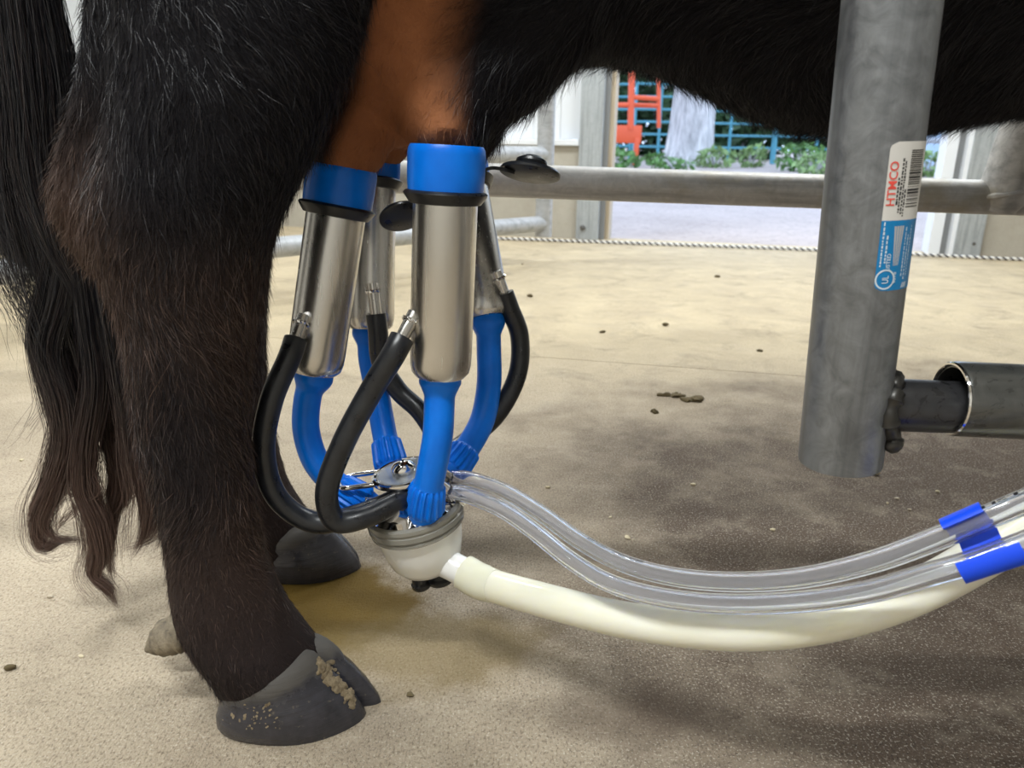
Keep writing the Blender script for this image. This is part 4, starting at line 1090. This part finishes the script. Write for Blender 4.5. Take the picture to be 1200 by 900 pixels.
# near rear, near fore, far rear, far fore
tc1 = teat_cup(P(403, 186, .625), P(368, 437, .605), [(353, 378, .585), (345, 402, .575)],
    [(360, 470, .603), (359, 505, .60), (370, 540, .595), (392, 566, .59), (420, 585, .585), (436, 596, .585)],
    [(318, 470, .556), (309, 530, .55), (325, 583, .55), (368, 612, .553), (420, 603, .558), (466, 584, .572), (480, 577, .58)], '', rt=.0112)
tc2 = teat_cup(P(524, 165, .562), P(516, 441, .558), [(482, 375, .548), (469, 400, .54)],
    [(515, 470, .556), (513, 510, .553), (506, 550, .553), (500, 580, .556), (497, 606, .562)],
    [(435, 458, .535), (402, 520, .53), (383, 575, .53), (393, 610, .532), (428, 606, .54), (466, 588, .555), (484, 577, .572)], '', rt=.0118)
tc3 = teat_cup(P(434, 176, .735), P(433, 386, .70), [(437, 340, .672), (441, 372, .668)],
    [(434, 420, .69), (441, 455, .675), (449, 500, .655), (455, 530, .64), (461, 556, .625)],
    [(447, 425, .665), (467, 458, .665), (492, 482, .655), (508, 510, .645), (505, 538, .63), (497, 552, .62)], '', rt=.0112)
tc4 = teat_cup(P(537, 186, .77), P(571, 374, .70), [(584, 325, .70), (592, 347, .70)],
    [(573, 410, .69), (573, 450, .68), (566, 490, .66), (551, 520, .64), (533, 545, .625), (520, 558, .615)],
    [(609, 395, .70), (606, 440, .69), (582, 486, .675), (545, 518, .655), (518, 535, .64), (500, 548, .625)], '', rt=.0115)
# rubber shut-off plugs on straps hanging from the fore cups
def plug(shell, strap, c, nrm, R, knob):
    M = axis_matrix(c, nrm, Vector((1, 0, 0)))
    p = crom([tuple(q) for q in strap], 8); T = [Vector(q) for q in p]
    V = []; Fc = []
    for i, q in enumerate(T):
        w_ = .0028; V += [q + Vector((0, -w_, .0012)), q + Vector((0, w_, .0012)), q + Vector((0, w_, -.0012)), q + Vector((0, -w_, -.0012))]
    for i in range(len(T) - 1):
        o = 4 * i
        for k in range(4): Fc.append((o + k, o + 4 + k, o + 4 + (k + 1) % 4, o + (k + 1) % 4))
    mesh('plug_strap', V, Fc, M_RUBBER, shell)
    V, Fc = lathe([(0, -.0016), (R * .93, -.0016), (R, -.0008), (R * 1.01, .0006), (R * .95, .0022), (R * .5, .003)] + ([(R * .44, .004), (R * .52, .0075), (R * .50, .0095), (R * .32, .0122), (0, .013)] if knob else [(0, .003)]), 36, M)
    mesh('shutoff_plug', V, Fc, M_RUBBER, shell)
pc = P(621, 203, .60)
plug(tc2[0], [P(562, 202, .565), P(575, 197, .575), P(588, 198, .585), P(603, 202, .597)], pc, Vector((0.14, .33, 1)), .0232, True)
pc2 = P(471, 254, .60)
plug(tc2[0], [P(497, 240, .575), P(490, 239, .585), P(482, 244, .595)], pc2, Vector((-.35, .80, .95)), .0175, False)

# claw: bowl, rim, lid, distributor disc, bail, feet, spout
def claw(name, prof, mt, n=48, parent=clu, mod=None, sharp=40):
    V, Fc = lathe(prof, n, CMX, mod); return mesh(name, V, Fc, mt, parent, sharp)
bowl = claw('claw_bowl', [(0, -.0500), (.015, -.0497), (.024, -.0465), (.0305, -.038), (.0345, -.024), (.0365, -.010), (.0372, .000), (.034, .000), (.0335, -.010), (.031, -.024), (.026, -.036), (.018, -.043), (0, -.046)], M_BOWL)
rim = claw('claw_rim', [(.0365, -.006), (.0392, -.006), (.0402, -.005), (.0402, -.003), (.0392, -.0022), (.0395, -.0012), (.0412, .000), (.0412, .004), (.0400, .0048), (.0400, .0062), (.0410, .007), (.0408, .010), (.0385, .0115), (.0365, .0115)], M_RIM)
lid = claw('claw_lid', [(.0375, .0085), (.0370, .0115), (.0330, .014), (.0265, .019), (.0195, .0255), (.0150, .031), (.0140, .036), (.0140, .040), (0, .040)], M_CHROME)
disc = claw('distributor_cap', [(0, .0400), (.0255, .0400), (.0272, .0412), (.0278, .0430), (.0272, .0448), (.0255, .0455), (.0245, .0446), (.0200, .0440), (0, .0440)], M_CHROME)
claw('cap_window', [(0, .0442), (.0235, .0442), (.0235, .0452), (0, .0456)], M_GLASSDISC, parent=disc)
claw('cap_nut', [(.0075, .0445), (.0098, .0450), (.0105, .0475), (.0100, .050), (.0070, .0535), (.0030, .0550), (0, .0552)], M_CHROME, 24, parent=disc)
def loc(x, y, z): return CMX @ Vector((x, y, z))
# four milk inlets on the lid and the air nipples under the cap
for k, (a, el) in enumerate(((-105, 38), (-165, 28), (125, 40), (40, 40))):
    d = Vector((math.cos(math.radians(a)) * math.cos(math.radians(el)), math.sin(math.radians(a)) * math.cos(math.radians(el)), math.sin(math.radians(el))))
    b = Vector((d.x, d.y, 0)).normalized() * .022 + Vector((0, 0, .016))
    V, Fc = tube([CMX @ b, CMX @ (b + d * .010), CMX @ (b + d * .020)], [.0085, .0080, .0078], 20); mesh('milk_inlet', V, Fc, M_CHROME, lid)
# bail: wire loop on the left
bl = [loc(-.018, -.011, .0425), loc(-.034, -.0115, .043), loc(-.048, -.011, .0435), loc(-.0535, -.006, .0437), loc(-.0535, .006, .0437), loc(-.048, .011, .0435), loc(-.034, .0115, .043), loc(-.018, .011, .0425)]
bp = crom([tuple(q) for q in bl], 6); V, Fc = tube([Vector(q) for q in bp], .0022, 12); mesh('hanger_loop', V, Fc, M_CHROME, disc)
# connectors for the long tubes, on the right
c1, c2 = loc(.026, .010, .0385), loc(.026, -.010, .0360)
tA0, tB0 = P(529, 560, .605), P(528, 577, .578)
for a, b in ((c1, tA0), (c2, tB0)):
    dd = (b - a); V, Fc = tube([a - dd * .6, a, b, b + dd.normalized() * .016], .0043, 16); mesh('pulse_connector', V, Fc, M_CHROME, disc)
# feet / valve under the bowl
for (x, y, r, zb) in ((-.0085, -.008, .0085, -.063), (.0085, -.004, .0125, -.062)):
    Mx = CMX @ Matrix.Translation((x, y, 0))
    V, Fc = lathe([(0, zb), (r * .9, zb), (r, zb + .0015), (r, zb + .0045), (r * .82, zb + .006), (r * .82, -.046), (0, -.046)], 24, Mx); mesh('rubber_foot', V, Fc, M_RUBBER, bowl)
V, Fc = lathe([(0, -.0555), (.0125, -.0555), (.0128, -.053), (.0105, -.051), (.0100, -.046), (0, -.046)], 24, CMX @ Matrix.Translation((.0095, .004, 0))); mesh('valve_button', V, Fc, M_CHROME, bowl)
so, se = P(508, 652, .578), P(556, 677, .562); sd_ = (se - so).normalized()
V, Fc = tube([so - sd_ * .006, so + sd_ * .004, so + sd_ * .016, se], [.0115, .0128, .0122, .0118], 28); mesh('milk_spout', V, Fc, M_SPOUT, bowl)

# ------------------------------------------------------------------ hoses
hp = crom([tuple(se - sd_ * 0.010), tuple(P(570, 684, .553)), tuple(P(640, 704, .52)), tuple(P(720, 724, .49)), tuple(P(800, 736, .462)), tuple(P(880, 739, .438)), tuple(P(960, 730, .426)), tuple(P(1040, 708, .419)), tuple(P(1110, 676, .416)), tuple(P(1180, 634, .413)), tuple(P(1260, 585, .410)), tuple(P(1350, 540, .408)), (0.58, 0.405, 0.22), (0.74, 0.40, 0.10), (0.88, 0.46, 0.022), (1.1, 0.5, 0.0145)], 12)
e = empty('milk_hose', (hp[0][0], hp[0][1], 0), 'thick cream silicone milk hose leaving the claw to the right', 'hose')
RH = .0132
V, Fc = tube([Vector(q) for q in hp], RH, 32, inner=0.66); mesh('hose', V, Fc, M_HOSE, e)
i1 = 15
cuff = [Vector(q) for q in hp[:i1]]; kk = len(cuff)
V, Fc = tube([cuff[0] - sd_ * .001] + cuff, [RH * 1.04] + [RH * (1.12 if i < kk - 3 else 1.12 - .03 * (i - kk + 4)) for i in range(kk)], 32, inner=0.86); mesh('cuff', V, Fc, M_CUFF, e, sharp=60)
RC = .0068
def clear(pts, label, name='pulse_hose'):
    p = crom([tuple(q) for q in pts], 12); o_ = empty(name, (p[0][0], p[0][1], 0), label, 'tube', 'twin clear pulse tubes')
    V, Fc = tube([Vector(q) for q in p], RC, 24, inner=0.60); mesh('tube', V, Fc, M_CLEAR, o_); return p, o_
pa, oa = clear([tA0, P(552, 562, .600), P(590, 575, .583), P(632, 600, .56), P(680, 634, .53), P(730, 660, .50), P(790, 676, .472), P(860, 682, .448), P(940, 677, .426), P(1020, 659, .408), P(1090, 634, .396), P(1150, 609, .388), P(1230, 576, .38), P(1330, 540, .372), Vector((0.52, 0.36, .285)), Vector((.72, .38, .17)), Vector((.88, .43, .02)), Vector((1.1, .46, .008))], 'clear vinyl pulse tube with printed writing, upper of the two')
pb_, ob = clear([tB0, P(550, 581, .573), P(588, 597, .556), P(625, 622, .535), P(668, 656, .510), P(716, 684, .482), P(780, 701, .455), P(855, 708, .432), P(940, 705, .411), P(1020, 693, .394), P(1090, 673, .382), P(1150, 656, .374), P(1230, 626, .366), P(1330, 590, .360), Vector((0.52, 0.345, .265)), Vector((.72, .36, .16)), Vector((.88, .41, .02)), Vector((1.1, .44, .008))], 'plain clear vinyl pulse tube, lower of the two')
# print along the upper tube: flat ink marks on its skin
mb = MB(); rn = random.Random(9)
pw_ = [Vector(q) for q in pa]; dl = [0]
for i in range(1, len(pw_)): dl.append(dl[-1] + (pw_[i] - pw_[i - 1]).length)
arr = np.array([list(q) for q in pw_])
def on_tube(s, ang):
    q = np.array([np.interp(s, dl, arr[:, k]) for k in range(3)]); q2 = np.array([np.interp(s + .001, dl, arr[:, k]) for k in range(3)])
    t = Vector(q2 - q).normalized(); u = (EZ - t * EZ.dot(t)).normalized(); v = t.cross(u)
    return Vector(q) + (u * math.cos(ang) + v * math.sin(ang)) * (RC + .00008), t
def marks(s0, s1, big):
    s = s0
    while s < s1:
        w_ = rn.uniform(.0008, .0018) * big
        for a0, a1 in ([(-.05, .30)] if rn.random() < .5 else [(-.05, .08), (.20, .30)]):
            p0, _ = on_tube(s, a0); p1, _ = on_tube(s + w_, a0); p2, _ = on_tube(s + w_, a1); p3, _ = on_tube(s, a1); mb.add([p0, p1, p2, p3], [(0, 1, 2, 3)])
        s += w_ + rn.choice([.0006, .0008, .003]) * big
def s_at(px):
    best = min(range(len(pw_)), key=lambda i: abs((600 + F * (pw_[i] - CAM).dot(RT) / max(.01, (pw_[i] - CAM).dot(FWD))) - px)); return dl[best]
marks(s_at(690), s_at(760), 1.0); tag(mb.build('printed_writing', M_INK, oa, smooth=False), kind='stuff')
mb = MB(); marks(s_at(1138), s_at(1215), 1.3); tag(mb.build('printed_writing', M_INK, oa, smooth=False), kind='stuff')
# blue clip holding the tubes together
def frame_at(arr_, px):
    A = [Vector(q) for q in arr_]
    i = min(range(1, len(A) - 1), key=lambda i: abs((600 + F * (A[i] - CAM).dot(RT) / max(.01, (A[i] - CAM).dot(FWD))) - px))
    return A[i], (A[i + 1] - A[i - 1]).normalized()
qa, ta = frame_at(pa, 1132); qb, tb_ = frame_at(pb_, 1152)
e = empty('hose_clip', ((qa + qb) / 2), 'bright blue plastic clip holding the two clear tubes side by side', 'clip')
e.location.z = 0
upv = (qa - qb); 
def jaw(q, t, sgn, ln, name, mt):
    """open C-shaped jaw around a tube"""
    o = (upv - t * upv.dot(t)).normalized() * sgn; s = t.cross(o).normalized()
    V = []; Fc = []; n = 20; R1, R0_ = RC + .0024, RC + .0003
    for e_ in (-1, 1):
        for R_ in (R0_, R1):
            for k in range(n + 1):
                a = math.radians(-88) + math.radians(176) * k / n
                V.append(q + t * ln * e_ / 2 + (o * math.cos(a) + s * math.sin(a)) * R_)
    m_ = n + 1
    for k in range(n):
        Fc += [(k, k + 1, 2 * m_ + k + 1, 2 * m_ + k), (m_ + k, 3 * m_ + k, 3 * m_ + k + 1, m_ + k + 1), (k, m_ + k, m_ + k + 1, k + 1), (2 * m_ + k, 2 * m_ + k + 1, 3 * m_ + k + 1, 3 * m_ + k)]
    for k in (0, n): Fc.append((k, 2 * m_ + k, 3 * m_ + k, m_ + k))
    mesh(name, V, Fc, mt, e, sharp=35)
jaw(qa, ta, 1, .0225, 'jaw', M_CLIP); jaw(qb + tb_ * .004, tb_, -1, .033, 'jaw', M_CLIP)
# web behind the tubes joining both jaws
back = ta.cross(upv).normalized()
if back.y < 0: back = -back
V = []; Fc = []
for t_, q_, o_ in ((ta, qa, 1), (tb_, qb, -1)):
    for e_ in (-1, 1):
        for bk in (RC + .0004, RC + .0022): V.append(q_ + t_ * (.0105 * e_ + .002) + back * bk)
Fc = [(0, 2, 6, 4), (1, 5, 7, 3), (0, 1, 3, 2), (4, 6, 7, 5), (0, 4, 5, 1), (2, 3, 7, 6)]
mesh('web', V, Fc, M_CLIP, e, smooth=False)

# ================================================================== SMALL THINGS ON THE FLOOR
M_DUNG = mat('dry_dung', (0.10, 0.075, 0.035), 0.95)
M_PEB = mat('pale_pebble', (0.42, 0.36, 0.27), 0.9)
M_CHAFF = mat('chaff', (0.60, 0.52, 0.36), 0.8)
for i, (px, py, sx, lb) in enumerate([(786, 464, .016, 'flat crumb of dry dung, left one of the trail by the floor joint'), (808, 468, .019, 'longest flat crumb of dry dung in the trail by the floor joint'), (770, 484, .007, 'small dry dung crumb in front of the trail')]):
    q = G(px, py); mb = MB()
    for k in range(7): mb.add(*blob((q.x + random.uniform(-sx, sx), q.y + random.uniform(-sx, sx) * .5, .002), (random.uniform(.3, .6) * sx, random.uniform(.2, .5) * sx, random.uniform(.003, .005)), 2, .5, i * 9 + k))
    tag(mb.build('dung_crumb', M_DUNG), lb, 'dung', 'dung crumbs on the floor')
q = G(1028, 557); V, Fc = blob((q.x, q.y, .0045), (.007, .005, .005), 2, .4, 5); tag(mesh('pebble', V, Fc, M_PEB), 'brown pebble on the floor just right of the post end', 'pebble', 'pebbles on the floor')
CRUMBS = ['tan crumb on the floor left of the blue clip, under the stub', 'pale chip on the floor just above the upper clip jaw', 'pale chip beside the brown pebble under the post', 'pale chip on the dark floor above the clear tubes, below the post', 'tan crumb on the floor nearest to the blue clip',
    'pale chip above the bend of the clear tubes', 'tan crumb touching the pale chip above the tube bend', 'pale chip just up-left of the pair above the tube bend', 'pale chip on the floor right of the claw', 'lone pale chip on the brown floor between the cups and the post',
    'dark crumb by the rope next to the pipe gate upright', 'long dark crumb on the yellow floor just right of the post label', 'dark crumb in the middle of the yellow floor', 'dark crumb on the yellow floor above the floor joint', 'dark crumb by the joint just left of the post',
    'dark crumb on the yellow floor right of the fore cups', 'tan crumb on the floor left of the dewclaw', 'pale chip at the far left beside the tail', 'pale chip below the tail tip', 'dark crumb on the floor right of the near hoof', 'dark crumb nearest to the rope in the doorway', 'dark crumb at the far left edge below the tail']
for i, (px, py, s, mt) in enumerate([(1052, 585, .003, 0), (1098, 577, .0025, 1), (1040, 590, .002, 1), (905, 622, .003, 1), (1066, 598, .0022, 0), (735, 631, .003, 1), (742, 633, .002, 0), (715, 607, .002, 1), (642, 572, .003, 1), (812, 569, .003, 1), (612, 310, .004, 2), (1000, 345, .01, 2), (780, 382, .008, 2), (705, 390, .006, 2), (890, 412, .006, 2), (620, 348, .008, 2), (60, 700, .003, 0), (25, 540, .003, 1), (95, 770, .002, 1), (480, 815, .003, 2), (840, 325, .008, 2), (12, 785, .004, 2)]):
    q = G(px, py); V, Fc = blob((q.x, q.y, s * .45), (s, s * .75, s * .6), 2, .4, 40 + i)
    tag(mesh('floor_crumb', V, Fc, (M_PEB, M_CHAFF, M_DUNG)[mt]), CRUMBS[i], 'crumb', 'loose crumbs scattered on the concrete')
